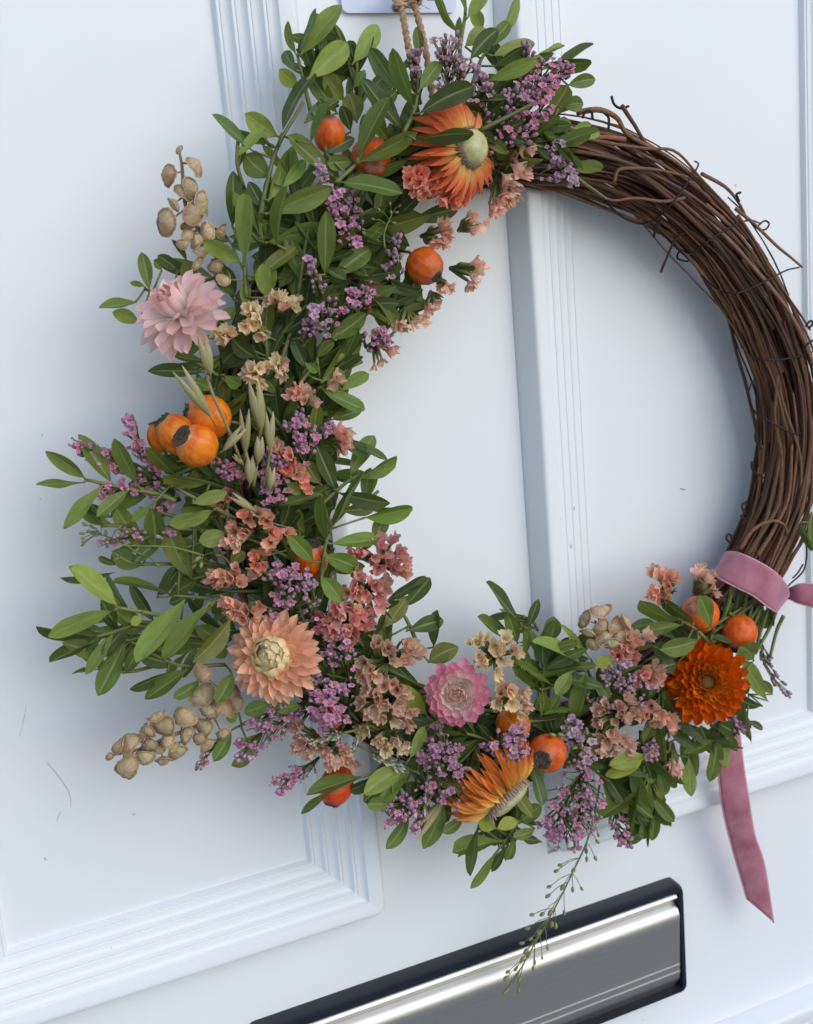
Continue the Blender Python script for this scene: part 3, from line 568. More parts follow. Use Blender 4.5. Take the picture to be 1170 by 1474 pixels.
def filler(p, ang, h, tones, lmin, lmax):
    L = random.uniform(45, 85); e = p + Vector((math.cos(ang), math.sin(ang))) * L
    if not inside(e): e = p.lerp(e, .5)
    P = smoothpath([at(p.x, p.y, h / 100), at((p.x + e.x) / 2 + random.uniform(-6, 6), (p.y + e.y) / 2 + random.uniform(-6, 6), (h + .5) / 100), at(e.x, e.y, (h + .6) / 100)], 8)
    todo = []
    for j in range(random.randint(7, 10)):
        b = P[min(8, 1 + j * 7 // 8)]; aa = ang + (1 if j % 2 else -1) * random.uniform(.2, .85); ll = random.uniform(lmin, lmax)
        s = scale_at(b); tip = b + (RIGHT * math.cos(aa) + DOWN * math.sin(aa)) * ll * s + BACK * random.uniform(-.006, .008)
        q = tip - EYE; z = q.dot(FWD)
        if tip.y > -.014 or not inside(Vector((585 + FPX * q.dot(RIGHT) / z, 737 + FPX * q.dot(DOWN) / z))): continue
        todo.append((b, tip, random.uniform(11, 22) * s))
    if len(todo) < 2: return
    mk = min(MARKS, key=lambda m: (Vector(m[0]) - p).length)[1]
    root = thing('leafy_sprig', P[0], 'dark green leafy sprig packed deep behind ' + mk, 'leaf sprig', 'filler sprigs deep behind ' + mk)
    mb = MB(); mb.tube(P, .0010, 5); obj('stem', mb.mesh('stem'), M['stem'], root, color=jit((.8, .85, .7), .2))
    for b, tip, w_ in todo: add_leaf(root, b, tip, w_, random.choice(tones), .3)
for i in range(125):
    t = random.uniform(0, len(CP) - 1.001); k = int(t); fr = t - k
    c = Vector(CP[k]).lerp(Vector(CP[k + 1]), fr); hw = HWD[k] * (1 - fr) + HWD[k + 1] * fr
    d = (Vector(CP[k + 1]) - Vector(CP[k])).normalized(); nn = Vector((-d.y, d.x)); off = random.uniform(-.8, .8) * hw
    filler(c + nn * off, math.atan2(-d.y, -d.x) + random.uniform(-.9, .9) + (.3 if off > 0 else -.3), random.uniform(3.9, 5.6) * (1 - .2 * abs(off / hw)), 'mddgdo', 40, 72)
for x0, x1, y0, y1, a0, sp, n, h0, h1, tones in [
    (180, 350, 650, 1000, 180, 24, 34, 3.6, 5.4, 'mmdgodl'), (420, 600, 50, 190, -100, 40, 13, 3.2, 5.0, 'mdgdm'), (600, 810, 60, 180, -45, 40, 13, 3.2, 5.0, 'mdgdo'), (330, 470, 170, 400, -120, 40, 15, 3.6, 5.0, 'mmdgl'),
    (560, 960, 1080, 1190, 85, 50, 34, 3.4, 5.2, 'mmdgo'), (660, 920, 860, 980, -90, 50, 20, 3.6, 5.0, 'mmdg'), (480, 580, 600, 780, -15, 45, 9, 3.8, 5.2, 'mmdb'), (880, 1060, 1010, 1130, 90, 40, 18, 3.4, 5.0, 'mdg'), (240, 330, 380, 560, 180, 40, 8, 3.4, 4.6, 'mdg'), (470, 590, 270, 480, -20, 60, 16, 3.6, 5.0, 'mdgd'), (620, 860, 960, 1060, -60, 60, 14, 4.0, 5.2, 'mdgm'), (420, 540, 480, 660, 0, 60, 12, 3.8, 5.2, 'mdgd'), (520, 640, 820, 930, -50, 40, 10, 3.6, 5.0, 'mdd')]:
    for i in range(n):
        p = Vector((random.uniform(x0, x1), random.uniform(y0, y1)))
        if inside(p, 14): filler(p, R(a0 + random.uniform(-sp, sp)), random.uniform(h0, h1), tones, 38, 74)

# ------------------------------------------------------------------ flowers
def petal_mesh(seed, pw=.55, pt=.6, cup=.5, curl=.25, n=7, mx=2, point=.06, base=.35):
    rg = random.Random(seed); v, f, u = [], [], []; tw = rg.uniform(-.12, .12); curl *= rg.uniform(.7, 1.3)
    for i in range(n + 1):
        t = i / n; hw = .5 * max(point, (base + (1 - base) * min(1, t / pw) ** .8) * (1 if t < pw else max(0, 1 - ((t - pw) / (1 - pw)) ** 2) ** pt))
        for k in range(-mx, mx + 1):
            s = k / mx; v.append((s * hw + tw * t * t * .2, t, cup * s * s * hw * .5 + curl * t * t + .03 * math.sin(7 * t + seed) * s)); u.append((.5 + .5 * s, t))
    c = 2 * mx + 1
    return mesh('petal', v, [(i * c + k, i * c + k + 1, (i + 1) * c + k + 1, (i + 1) * c + k) for i in range(n) for k in range(c - 1)], u)
def strawflower(label, x, y, h, axis, rpx, rings, pm, mats, centre, twist=0.0):
    """rings: (count, base radius, base height, petal length, width, lift angle from the disc plane, mat index); unit = flower radius"""
    P = at(x, y, h / 100); s = rpx * scale_at(P); ax = vdir(*axis)
    root = thing('strawflower', P, label, 'flower', 'strawflowers on the wreath')
    F = frame(P, ax, RIGHT, s)
    for (n, rb, zb, L, wd, el, mi) in rings:
        ph = random.uniform(0, 6.28)
        for k in range(n):
            a = ph + 2 * math.pi * k / n + random.uniform(-.1, .1) * 6 / n * 2; e = R(el + random.uniform(-7, 7)); ll = L * random.uniform(.88, 1.1); ww = wd * random.uniform(.85, 1.12)
            rd = Vector((math.cos(a), math.sin(a), 0)); y_ = rd * math.cos(e) + Vector((0, 0, math.sin(e))); x_ = Vector((-math.sin(a), math.cos(a), 0)); x_ = (x_ + y_ * random.uniform(-.12, .12)).normalized(); z_ = x_.cross(y_)
            if z_.dot(Vector((0, 0, math.cos(e))) - rd * math.sin(e)) < 0: x_, z_ = -x_, -z_
            b = rd * rb + Vector((0, 0, zb + random.uniform(-.015, .015)))
            Mx = Matrix(((x_.x * ww, y_.x * ll, z_.x * ll, b.x), (x_.y * ww, y_.y * ll, z_.y * ll, b.y), (x_.z * ww, y_.z * ll, z_.z * ll, b.z), (0, 0, 0, 1)))
            me = pm[mi][random.randrange(len(pm[mi]))]
            obj('petal', me, mats[mi], root, F @ Mx)
    for nm, me, mt in centre: obj(nm, me, mt, root, F)
    mb = MB(); q = -ax; mb.tube([P + q * s * .1, P + q * s * .45 + DOWN * .002, P + q * s * .8 + Vector((0, .01, 0))], [.0022, .0018, .0015], 7); obj('stem', mb.mesh('stem'), M['stem'], root, color=(1, 1, .8))
    return root
def pset(n, **kw):
    return [petal_mesh(random.randrange(9999), **kw) for _ in range(n)]
def dome(name, r, hgt, z0, n=24, bumps=.0, seed=0):
    mb = MB(); rg = random.Random(seed); mb.lathe([(max(1e-4, r * math.cos(R(a))), z0 + hgt * math.sin(R(a))) for a in (0, 15, 30, 45, 60, 75, 84, 90)], n, lambda a, t: 1 + bumps * math.sin(a * 9 + t * 5)); return mb.mesh(name)
random.seed(31)
# pale pink
m1 = m_petal('petal_pale_pink', [(0, (.92, .82, .62)), (.25, (.93, .79, .72)), (.65, (.93, .71, .67)), (1, (.91, .60, .58))], .42, .3, .14)
m1b = m_petal('petal_pink_inner', [(0, (.92, .84, .74)), (.6, (.92, .72, .68)), (1, (.88, .44, .38))], .4, .25, .12)
pA = pset(7, pw=.66, pt=.55, cup=.5, curl=.12, base=.28); pB = pset(4, pw=.5, pt=.5, cup=.9, curl=.42, base=.5)
strawflower('pale pink strawflower with long pointed petals', 262, 452, 7.4, (-.42, -.50, .76), 66,
    [(13, .10, -.12, .94, .35, -22, 0), (15, .12, -.04, .96, .37, -6, 0), (14, .12, .04, .92, .36, 9, 0), (12, .14, .08, .80, .35, 25, 0), (8, .22, .06, .66, .34, 58, 1), (8, .20, .10, .64, .32, 70, 1), (7, .16, .14, .62, .28, 80, 1), (6, .10, .2, .56, .22, 86, 1)],
    [pA, pB], [m1, m1b], [('disc', dome('disc', .22, .5, .05, 16), m1b)])
# peach
m2 = m_petal('petal_peach', [(0, (.93, .76, .36)), (.4, (.93, .66, .34)), (.72, (.92, .50, .31)), (1, (.92, .58, .42))], .42, .3, .14)
m2b = m_petal('petal_cream', [(0, (.88, .56, .22)), (.4, (.91, .70, .34)), (1, (.92, .77, .45))], .36, .25, .1)
pC = pset(5, pw=.6, pt=.62, cup=.5, curl=.14); pD = pset(4, pw=.5, pt=.5, cup=1.0, curl=.55, base=.5)
strawflower('peach strawflower with a closed cream centre', 395, 946, 7.6, (-.16, -.22, .95), 64,
    [(20, .14, -.14, .90, .27, -16, 0), (20, .15, -.06, .88, .27, -3, 0), (18, .15, 0, .82, .265, 9, 0), (16, .15, .05, .72, .26, 20, 0), (14, .16, .08, .60, .25, 33, 0), (12, .47, .02, .56, .38, 72, 1), (11, .43, .06, .60, .38, 78, 1), (10, .37, .14, .56, .34, 84, 1), (8, .28, .26, .48, .28, 90, 1)],
    [pC, pD], [m2, m2b], [('disc', dome('disc', .42, .56, .0, 20), m2b)])
# magenta tipped
m3 = m_petal('petal_magenta_tip', [(0, (.94, .88, .80)), (.45, (.94, .84, .78)), (.7, (.88, .48, .54)), (1, (.75, .19, .34))], .42, .28, .14)
m3b = m_petal('petal_blush', [(0, (.90, .78, .66)), (.5, (.92, .76, .66)), (1, (.86, .50, .40))], .4, .25, .12)
pE = pset(5, pw=.70, pt=.42, cup=.8, curl=.30, base=.6); pF = pset(3, pw=.5, pt=.9, cup=.6, curl=.3); pG = pset(3, pw=.55, pt=.9, cup=.4, curl=.05)
m3c = m_petal('petal_white_lower', [(0, (.8, .72, .62)), (.6, (.84, .74, .70)), (1, (.80, .58, .60))], .45, .3, .12)
strawflower('pink strawflower with rounded magenta tipped petals and fringed centre', 657, 1000, 7.6, (.02, -.20, .97), 52,
    [(12, .10, -.22, .80, .24, -30, 2), (16, .28, -.12, .70, .36, 6, 0), (15, .30, -.04, .64, .36, 20, 0), (13, .32, .02, .54, .35, 34, 0), (12, .33, .06, .44, .33, 48, 0), (16, .26, .1, .36, .17, 66, 1), (16, .19, .12, .36, .14, 76, 1), (12, .12, .15, .34, .12, 84, 1), (7, .05, .17, .3, .1, 88, 1)],
    [pE, pF, pG], [m3, m3b, m3c], [('disc', dome('disc', .34, .3, .0, 20), m3b)])
# rust orange
m4 = m_petal('petal_rust', [(0, (.84, .34, .01)), (.4, (.82, .24, .006)), (.8, (.76, .15, .004)), (1, (.62, .07, .004))], .40, .22, .16)
m4b = m_petal('petal_amber', [(0, (.55, .14, .006)), (.5, (.78, .22, .008)), (1, (.80, .30, .03))], .36, .2, .16)
pH = pset(5, pw=.68, pt=.45, cup=.8, curl=.32, base=.55); pI = pset(3, pw=.5, pt=.7, cup=.8, curl=.2)
m4c = m_plain('dark_eye', (.10, .04, .006), (.26, .13, .02), 400, .8, .6)
strawflower('rust orange strawflower packed with short petals and a dark eye', 1017, 981, 6.6, (-.04, -.06, 1), 59,
    [(19, .22, -.16, .80, .27, -12, 0), (20, .24, -.08, .74, .28, 0, 0), (20, .24, -.01, .64, .27, 12, 0), (19, .25, .05, .53, .26, 23, 0), (18, .25, .09, .43, .24, 34, 0), (16, .24, .12, .39, .20, 42, 1), (15, .22, .14, .31, .18, 54, 1), (13, .19, .15, .25, .15, 66, 1)],
    [pH, pI], [m4, m4b], [('disc', dome('disc', .18, .10, .14, 18, .06), m4c), ('receptacle', dome('receptacle', .3, .16, -.06, 18), m4)])
# reflexed orange flowers with a pale button
m5 = m_petal('petal_flame', [(0, (.94, .80, .30)), (.28, (.93, .62, .22)), (.55, (.90, .34, .13)), (1, (.80, .17, .08))], .42, .3, .2)
m5y = m_petal('petal_amber_long', [(0, (.94, .74, .20)), (.35, (.94, .54, .13)), (.75, (.92, .36, .085)), (1, (.86, .25, .065))], .42, .3, .2)
m5b = m_petal('fringe', [(0, (.30, .20, .12)), (.6, (.42, .28, .20)), (1, (.55, .45, .34))], .7, .15, .3)
mbut = m_plain('pale_button', (.38, .39, .12), (.60, .56, .34), 4, .6, .4, .003)
pJ = pset(6, pw=.45, pt=.85, cup=.6, curl=-.06, base=.4, point=.03); pK = pset(3, pw=.4, pt=.7, cup=.3, curl=.1)
def reflexed(label, x, y, h, axis, rpx, mat, spread, br=.36, bh=.20):
    mb = MB(); mb.lathe([(br * .93, -.06), (br, 0), (br * 1.02, bh * .5), (br * .95, bh), (br * .75, bh * 1.45), (br * .45, bh * 1.7), (br * .2, bh * 1.72), (.001, bh * 1.65)], 28, lambda a, t: 1 + .02 * math.sin(13 * a))
    rg = [(26, br * .8, -.10 + .03 * j, L, .15, e, 0) for j, (L, e) in enumerate(spread)]
    rg += [(60, br * 1.03, -.05, .27, .05, 80, 1), (50, br * 1.05, -.06, .22, .055, 70, 1)]
    return strawflower(label, x, y, h, axis, rpx, rg, [pset(6, pw=.45, pt=.85, cup=.6, curl=-.06, base=.4, point=.03), pK], [mat, m5b], [('button', mb.mesh('button'), mbut)])
reflexed('orange strawflower with swept back petals and a pale green button centre', 672, 214, 7.2, (.80, .02, .60), 68, m5, [(.98, -46), (.95, -30), (.90, -16), (.82, -4)], .38, .24)
reflexed('amber strawflower seen side on with its button turned down', 728, 1146, 7.0, (.66, .70, .26), 66, m5y, [(1.05, -62), (1.0, -50), (.95, -38), (.85, -26)], .52, .16)

# ------------------------------------------------------------------ rose hips
def rose_hip(label, x, y, h, rpx, axis, elong=1.12, tint=(1, 1, 1), ridges=0, calyx=1.0, spots=False, neck=.42):
    P = at(x, y, h / 100); s = rpx * scale_at(P); ax = vdir(*axis)
    root = thing('rose_hip', P - ax * s * elong, label, 'rose hip', 'orange rose hips on the wreath'); F = frame(P, ax, RIGHT, s)
    pr = [(max(.001, math.sin(R(a)) ** .92), -math.cos(R(a)) * elong) for a in (0, 8, 18, 32, 48, 64, 80, 96, 112, 126, 138, 148)]
    z1 = pr[-1][1]; pr += [(neck * 1.05, z1 + .10), (neck * .92, z1 + .14), (neck * .5, z1 + .10), (.001, z1 + .08)]
    rr = random.uniform(0, 6)
    mb = MB(); mb.lathe(pr, 28, (lambda a, t: 1 + ridges * math.sin(a * 11 + rr) * math.sin(t * 3.14) + .015 * math.sin(a * 3 + rr)) if ridges else (lambda a, t: 1 + .02 * math.sin(a * 3 + rr)))
    obj('fruit', mb.mesh('fruit'), M['hip'], root, F, jit(tint, .05))
    if calyx:
        mb = MB(); rg = neck * calyx
        mb.lathe([(rg * 1.0, z1 + .09), (rg * 1.08, z1 + .17), (rg * .86, z1 + .20), (rg * .6, z1 + .15), (.001, z1 + .13)], 16, lambda a, t: 1 + .08 * math.sin(7 * a + 2))
        for k in range(26):
            a = random.uniform(0, 6.28); q = random.uniform(.2, 1.05) * rg; c = Vector((q * math.cos(a), q * math.sin(a), z1 + .15)); o = Vector((math.cos(a + random.uniform(-1, 1)), math.sin(a + random.uniform(-1, 1)), random.uniform(.4, 1.6))).normalized() * random.uniform(.08, .2)
            mb.tube([c, c + o * .6, c + o + Vector((random.uniform(-.04, .04), random.uniform(-.04, .04), -.03))], [.035, .03, .012], 4)
        obj('calyx', mb.mesh('calyx', False), M['calyx'], root, F)
    mb = MB(); b = P - ax * s * elong; mb.tube([b + ax * s * .1, b - ax * s * .3, b - ax * s * .5 + Vector((0, .015, 0))], .0009, 5); obj('stem', mb.mesh('stem'), M['stem'], root, color=(1, .9, .7))
    if spots:
        for dx, dy in spots:
            n_ = vdir(dx, dy, math.sqrt(max(.02, 1 - dx * dx - dy * dy))); mb = MB(); mb.lathe([(.001, .02), (.07, .012), (.10, -.005), (.11, -.05)], 7, lambda a, t: 1 + .15 * math.sin(3 * a + dx * 9)); obj('green_scale', mb.mesh('green_scale'), M['pod_green'], root, frame(P + n_ * s * .99, n_, RIGHT, s))
    return root
random.seed(41)
rose_hip('topmost orange rose hip behind green leaves', 474, 194, 5.6, 23, (.05, -.8, .5), 1.15, (1.0, .66, 1), calyx=0)
rose_hip('orange rose hip half covered by leaves beside the orange strawflower', 534, 226, 5.4, 29, (.1, .5, .6), 1.15, (1.0, .60, 1), .035, 0)
rose_hip('ridged orange rose hip with a dark dried tip inside the ring', 611, 383, 6.3, 26.5, (.66, .66, .35), 1.02, (1, .72, 1), .055, .75, neck=.42)
rose_hip('front orange rose hip of the cluster with a round brown eye', 283, 641, 7.8, 31, (-.58, -.40, .71), 1.0, (1.05, 1.25, 1), .008, 1.0, neck=.50)
rose_hip('middle orange rose hip of the cluster', 254, 626, 6.8, 28, (-.60, -.66, .3), 1.12, (1.0, 1.15, 1), 0, 1.0, neck=.46)
rose_hip('small outer rose hip of the cluster with a crusty dark tip', 231, 629, 6.0, 19, (-.25, -.93, .2), 1.2, (1, .95, 1), 0, 1.0, neck=.55)
rose_hip('rear orange rose hip of the cluster behind the oat husk', 300, 601, 6.6, 33, (-.85, -.15, .3), 1.0, (1.0, .95, 1), 0, 1.0, neck=.4)
rose_hip('rose hip with a dark crown under bright leaves beside the dusky pink statice', 447, 806, 5.6, 25, (.1, -.85, .45), 1.1, (.95, .7, 1), 0, 1.0, neck=.5)
rose_hip('red rose hip pointing down below the tan-pink statice', 484, 1130, 5.0, 24, (-.25, .9, .3), 1.25, (.85, .42, 1.1), .02, .8, neck=.5)
rose_hip('small red rose hip half buried in lavender florets', 474, 1032, 6.0, 19, (.3, .3, .8), 1.1, (.9, .5, 1), 0, 0)
rose_hip('amber rose hip hidden behind cream statice', 738, 1044, 5.6, 25, (.3, .5, .6), 1.05, (1.05, 1.6, 1), 0, 0)
rose_hip('orange rose hip with green specks and an open dark eye', 788, 1084, 7.2, 28, (-.38, .16, .90), 1.0, (1, .66, 1), .015, 1.0, [(.02, -.62), (.30, -.42), (.62, -.22), (.50, -.08), (.55, -.36), (.1, -.4)], neck=.46)
rose_hip('orange rose hip behind a leaf beside the velvet ribbon', 1008, 884, 5.4, 27, (-.3, -.4, .6), 1.05, (1, .66, 1), .01, 0)
rose_hip('smooth orange rose hip beside the rust orange strawflower', 1064, 911, 5.6, 25.5, (-.25, .86, .3), 1.05, (1.0, .62, 1.5), .015, 1.0, neck=.5)

# ------------------------------------------------------------------ statice
def statice_mesh(seed):
    rg = random.Random(seed); n = 40; v, f, u = [], [], []; pr = [(0, .05), (.2, .12), (.42, .24), (.62, .40), (.80, .54), (.93, .64), (1.02, .72)]
    ph = rg.uniform(0, 6); op = rg.uniform(.72, 1.1); sq = rg.uniform(.45, .95); dents = [(rg.uniform(0, 6.28), rg.uniform(.1, .4)) for _ in range(3)]
    w1 = [(rg.choice((3, 4, 6, 7, 9, 11, 13)), rg.uniform(0, 6), rg.uniform(.02, .07)) for _ in range(5)]
    for i, (z, r) in enumerate(pr):
        t = i / (len(pr) - 1)
        for k in range(n):
            a = 2 * math.pi * k / n
            lob = 1 + t * t * (.07 * math.cos(5 * a + ph) + .045 * math.cos(10 * a + ph) * t + (.035 if k % 2 else -.035) * t)
            for d, q in dents: lob *= 1 - q * t * math.exp(-((math.sin((a - d) / 2)) ** 2) * 16)
            zz = z + t ** 2 * (sum(am * math.sin(fr * a + p_) for fr, p_, am in w1) + .07 * math.cos(5 * a + ph) - .14 * math.cos(2 * a + ph))
            v.append((r * lob * op * math.cos(a) * (1 - .15 * t * (1 - sq)), r * lob * op * math.sin(a) * (1 - t * (1 - sq)), zz)); u.append((k / n, t))
    f = [(i * n + k, i * n + (k + 1) % n, (i + 1) * n + (k + 1) % n, (i + 1) * n + k) for i in range(len(pr) - 1) for k in range(n)]
    return mesh('floret', v, f, u)
STAT = [statice_mesh(s) for s in range(14)]
for m_ in STAT: m_.materials.append(M['statice'])
mb = MB()
for k in range(14):
    a = k * 2.4; rr = .2 + .3 * (k / 14); b0 = Vector((rr * .5 * math.cos(a), rr * .5 * math.sin(a), 0)); b1 = Vector((rr * math.cos(a), rr * math.sin(a), .8 + .3 * (k % 3) / 2)); mb.tube([b0, b0.lerp(b1, .5) + Vector((.1 * math.cos(a), .1 * math.sin(a), 0)), b1], [.10, .09, .01], 4)
BRACT = mb.mesh('bract'); BRACT.materials.append(M['bract'])
SC_COL = {'coral': lin((244, 170, 146)), 'peach': lin((246, 204, 182)), 'dusk': lin((230, 172, 166)), 'tan': lin((228, 192, 168)), 'cream': lin((248, 226, 188)), 'pink': lin((242, 184, 164)), 'rose': lin((228, 158, 154))}
GST = 'statice clusters on the wreath'
def statice(label, pts, h, col, size=15, axis=(0, 0, 1), spread=.9, base=None, bract=True):
    """pts: 'x,y[,size]' floret positions (photo px); florets lean out from the cluster base"""
    q = [tuple(map(float, s.split(','))) for s in pts.split()]
    cx = sum(p[0] for p in q) / len(q); cy = sum(p[1] for p in q) / len(q)
    if base is None: base = (cx - axis[0] * 28, cy - axis[1] * 28)
    B = at(base[0], base[1], h / 100 - .014); root = thing('statice_cluster', B, label, 'statice', GST); mb = MB()
    rad = max(12, max(math.hypot(p[0] - cx, p[1] - cy) for p in q)); q0 = q
    q = q + [(p[0] + random.uniform(-9, 9), p[1] + random.uniform(-9, 9), (p[2] if len(p) > 2 else size) * .9) for p in q for _ in range(1 if random.random() < .35 else 2)]
    for p in q:
        sz = (p[2] if len(p) > 2 else size) * random.uniform(.78, 1.08)
        d = Vector(((p[0] - cx) / rad * spread, (p[1] - cy) / rad * spread)); hh = h / 100 + .006 * (1 - d.length ** 2) + random.uniform(-.002, .003)
        P = at(p[0], p[1], hh); s = sz * scale_at(P)
        ax = vdir(axis[0] + d.x + random.uniform(-.5, .5), axis[1] + d.y + random.uniform(-.5, .5), axis[2] + random.uniform(-.3, .2))
        tilt = ax.cross(RIGHT)
        F = frame(P - ax * s * .9, ax, RIGHT * math.cos(sz * 9) + UP * math.sin(sz * 9), s * 1.42, s * 1.36, s * 1.36)
        obj('floret', random.choice(STAT), None, root, F, jit(SC_COL[col] if random.random() < .75 else SC_COL['tan'], .17))
        mb.tube([B, (B + P) * .5 - ax * s * .3, P - ax * s * .8], [.0012, .001, .0007], 5)
    obj('stem', mb.mesh('stem'), M['stem'], root, color=jit((1.1, 1.15, 1), .1))
    if bract:
        for j in range(3):
            p = random.choice(q); dd = vdir(p[0] - base[0] + random.uniform(-6, 6), p[1] - base[1] + random.uniform(-6, 6), 8)
            obj('bract', BRACT, None, root, frame(B.lerp(at(p[0], p[1], h / 100), .28), dd, RIGHT, size * scale_at(B) * 1.15))
    return root
random.seed(51)
statice('coral ruffled statice below the orange strawflower', '590,258,14 604,250,15 618,258,15 596,274,14 611,276,14 625,272,13 604,264,14', 6.6, 'coral', 14, (0, .2, .9), .5)
statice('small coral statice below the orange strawflower petals', '640,284,13 655,290,13 648,278,12', 6.4, 'coral', 13, (.2, .6, .7), .5)
statice('large dusky peach statice fans beside the bare vines', '745,232,17 752,215,16 728,258,17 738,270,17 722,290,17 735,282,16 715,300,15 750,245,16', 5.6, 'peach', 16, (.7, .5, .5), .5)
statice('peach statice fan facing right above the ridged rose hip', '636,325,12 640,338,13 632,348,12', 6.2, 'pink', 12, (.9, .2, .4), .6, (606, 340))
statice('pale peach statice fan at the end of a short stem inside the ring', '683,318,12 690,328,12 680,330,11', 5.6, 'peach', 12, (.9, -.1, .4), .6, (660, 332))
statice('peach statice fan beside the ridged rose hip', '684,378,12 688,390,13 684,403,13 676,412,12', 5.9, 'peach', 12, (.9, .35, .35), .7, (648, 386))
statice('peach statice fan pointing down inside the ring', '570,466,12 582,470,13 595,466,13 605,458,12', 5.6, 'peach', 12, (.1, .95, .35), .8, (584, 438))
statice('single peach statice floret below the ridged hip', '620,443,14', 5.2, 'peach', 14, (.3, .9, .4), .5, (620, 420))
statice('small pale statice floret behind the ridged hip', '641,416,10 650,412,9', 5.0, 'peach', 10, (.7, .6, .4))
statice('coral statice behind the purple florets at the inner rim', '530,415,13 537,428,14 533,440,13', 5.0, 'coral', 13, (.6, .2, .6), .6)
statice('peach statice mixed with purple florets on the inner rim', '548,478,13 556,490,12 560,506,13 546,522,9', 5.0, 'peach', 12, (.6, .6, .5), .7)
statice('cream statice beside the pale pink strawflower', '352,450,13 372,462,14 358,472,13 376,482,13 366,440,12', 6.6, 'cream', 13, (-.2, -.1, .9), .8)
statice('cream statice above the two oat husks', '390,430,12 404,428,13 418,436,13 408,442,12', 6.3, 'cream', 12, (.2, -.5, .8), .8)
statice('cream statice touching the pale pink strawflower', '312,484,12 324,490,13 330,478,11', 6.6, 'cream', 12, (-.4, .2, .8), .8)
statice('cream statice over the upright oat husks', '356,534,14 368,545,13 374,530,11', 6.8, 'cream', 13, (-.1, .4, .9), .8)
statice('tan cream statice with a feathery green base', '398,520,12 408,530,12 402,536,11', 6.5, 'cream', 12, (.2, .6, .7), .8)
statice('tan statice floret on the inner rim', '484,545,14 478,553,11', 5.4, 'tan', 13, (.6, .2, .7), .6)
statice('coral statice above the purple florets on the inner rim', '424,568,14 438,570,14 450,578,13', 6.2, 'pink', 13, (.1, -.5, .8), .8)
statice('coral statice fan facing into the ring', '488,618,13 498,626,14 497,640,13 488,650,12', 5.8, 'pink', 13, (.95, .2, .3), .7, (464, 632))
statice('coral statice trailing below the oat husks', '400,640,12 410,652,13 420,664,12 412,672,13 428,680,12 436,692,13 442,702,12', 6.6, 'coral', 12, (0, .1, 1), .7)
statice('dusky peach statice in the middle left of the wreath', '372,738,15 358,748,14 384,748,13 336,766,14 326,780,13 342,782,14 398,766,14 415,768,13 388,782,13 350,770,12', 6.8, 'pink', 14, (0, 0, 1), .8)
statice('coral ruffled statice above the peach strawflower', '368,800,12 376,812,13 366,822,12 380,796,11', 6.6, 'coral', 12, (0, 0, 1), .7)
statice('ruffled peach statice left of the purple florets', '318,826,13 332,832,14 346,838,13 322,842,12 304,836,13 338,822,12', 6.8, 'pink', 13, (-.2, 0, .9), .7)
statice('ruffled peach statice touching the peach strawflower', '326,866,14 340,872,14 352,880,13 344,890,13 332,880,12 366,880,11', 7.0, 'pink', 13, (-.2, .2, .9), .7)
statice('dull coral statice deep below the oats', '346,690,12 330,712,12 318,730,12', 5.4, 'rose', 12, (0, 0, 1), .6)
statice('dusky pink statice pointing into the ring', '548,784,15 562,780,14 575,798,15 584,808,14 560,806,15 540,802,14 578,822,14 548,818,13 524,796,13 512,800,12 566,820,13', 6.2, 'dusk', 14, (.3, -.2, .9), .8)
statice('dusky pink statice below the bright green sprig', '505,820,14 520,832,14 534,838,14 548,848,14 510,846,14 526,854,14 542,864,14 498,858,13 555,840,13 536,880,12', 6.5, 'dusk', 14, (0, 0, 1), .8)
statice('deep pink statice beside the peach strawflower', '478,890,14 490,880,14 505,878,14 520,884,13 470,902,13 484,906,13 500,908,14 512,900,14 528,896,13 465,888,12 500,924,13', 6.6, 'rose', 14, (-.1, .1, 1), .8)
statice('tan-pink statice in the lower left of the wreath', '545,928,16 560,935,15 590,932,16 602,940,15 566,952,14 585,952,13 524,955,15 520,972,14 540,968,12', 6.6, 'tan', 15, (0, -.1, 1), .8)
statice('tan statice left of the magenta tipped strawflower', '556,984,15 540,1000,15 570,992,14 582,1000,13 520,1012,14 536,1020,14 555,1012,14 572,1020,14 590,1024,13 575,1036,14 545,1034,13 588,1042,12 530,992,12', 6.7, 'tan', 14, (0, .1, 1), .8)
statice('pale tan statice above the white tipped tufts', '526,1050,13 545,1062,14 566,1066,14 576,1078,14 556,1076,13 584,1070,12', 6.2, 'cream', 14, (.1, .5, .8), .8)
statice('dry peach statice above the red rose hip', '432,1046,15 436,1068,15 446,1084,14 460,1076,13 470,1086,13 482,1096,13 498,1088,14 508,1100,13 426,1076,13 490,1072,12', 5.8, 'tan', 14, (-.1, .4, .9), .8)
statice('cream statice beside the magenta tipped strawflower', '685,924,13 700,918,13 712,930,14 728,926,13 738,936,13 690,944,13 698,956,12 722,950,12 716,968,12', 6.4, 'cream', 13, (0, -.2, 1), .8)
statice('cream statice over the amber rose hip', '720,996,12 718,1012,13 738,992,13 752,998,13 742,1012,14 756,1012,12 748,1026,12', 6.6, 'cream', 13, (.1, .2, 1), .8)
statice('coral statice beside the tan pods', '892,928,14 904,922,14 918,926,14 900,940,13 888,945,12 912,942,13 930,914,11', 6.2, 'pink', 13, (0, -.2, 1), .8)
statice('coral statice touching the rust orange strawflower', '928,965,13 942,962,14 950,972,13 918,976,12 936,978,12', 6.2, 'pink', 13, (.3, -.1, .9), .8)
statice('tan statice between leaves and the rust orange strawflower', '860,1022,13 872,1014,12 890,1018,12 908,1010,14 918,1022,14 900,1034,12 862,1040,13 886,1038,10', 6.3, 'tan', 13, (-.1, 0, 1), .8)
statice('tan statice above the yellow-green leaves', '868,1066,15 880,1078,15 895,1064,14 905,1076,14 858,1078,13 882,1058,13', 6.4, 'tan', 14, (0, .3, .9), .8)
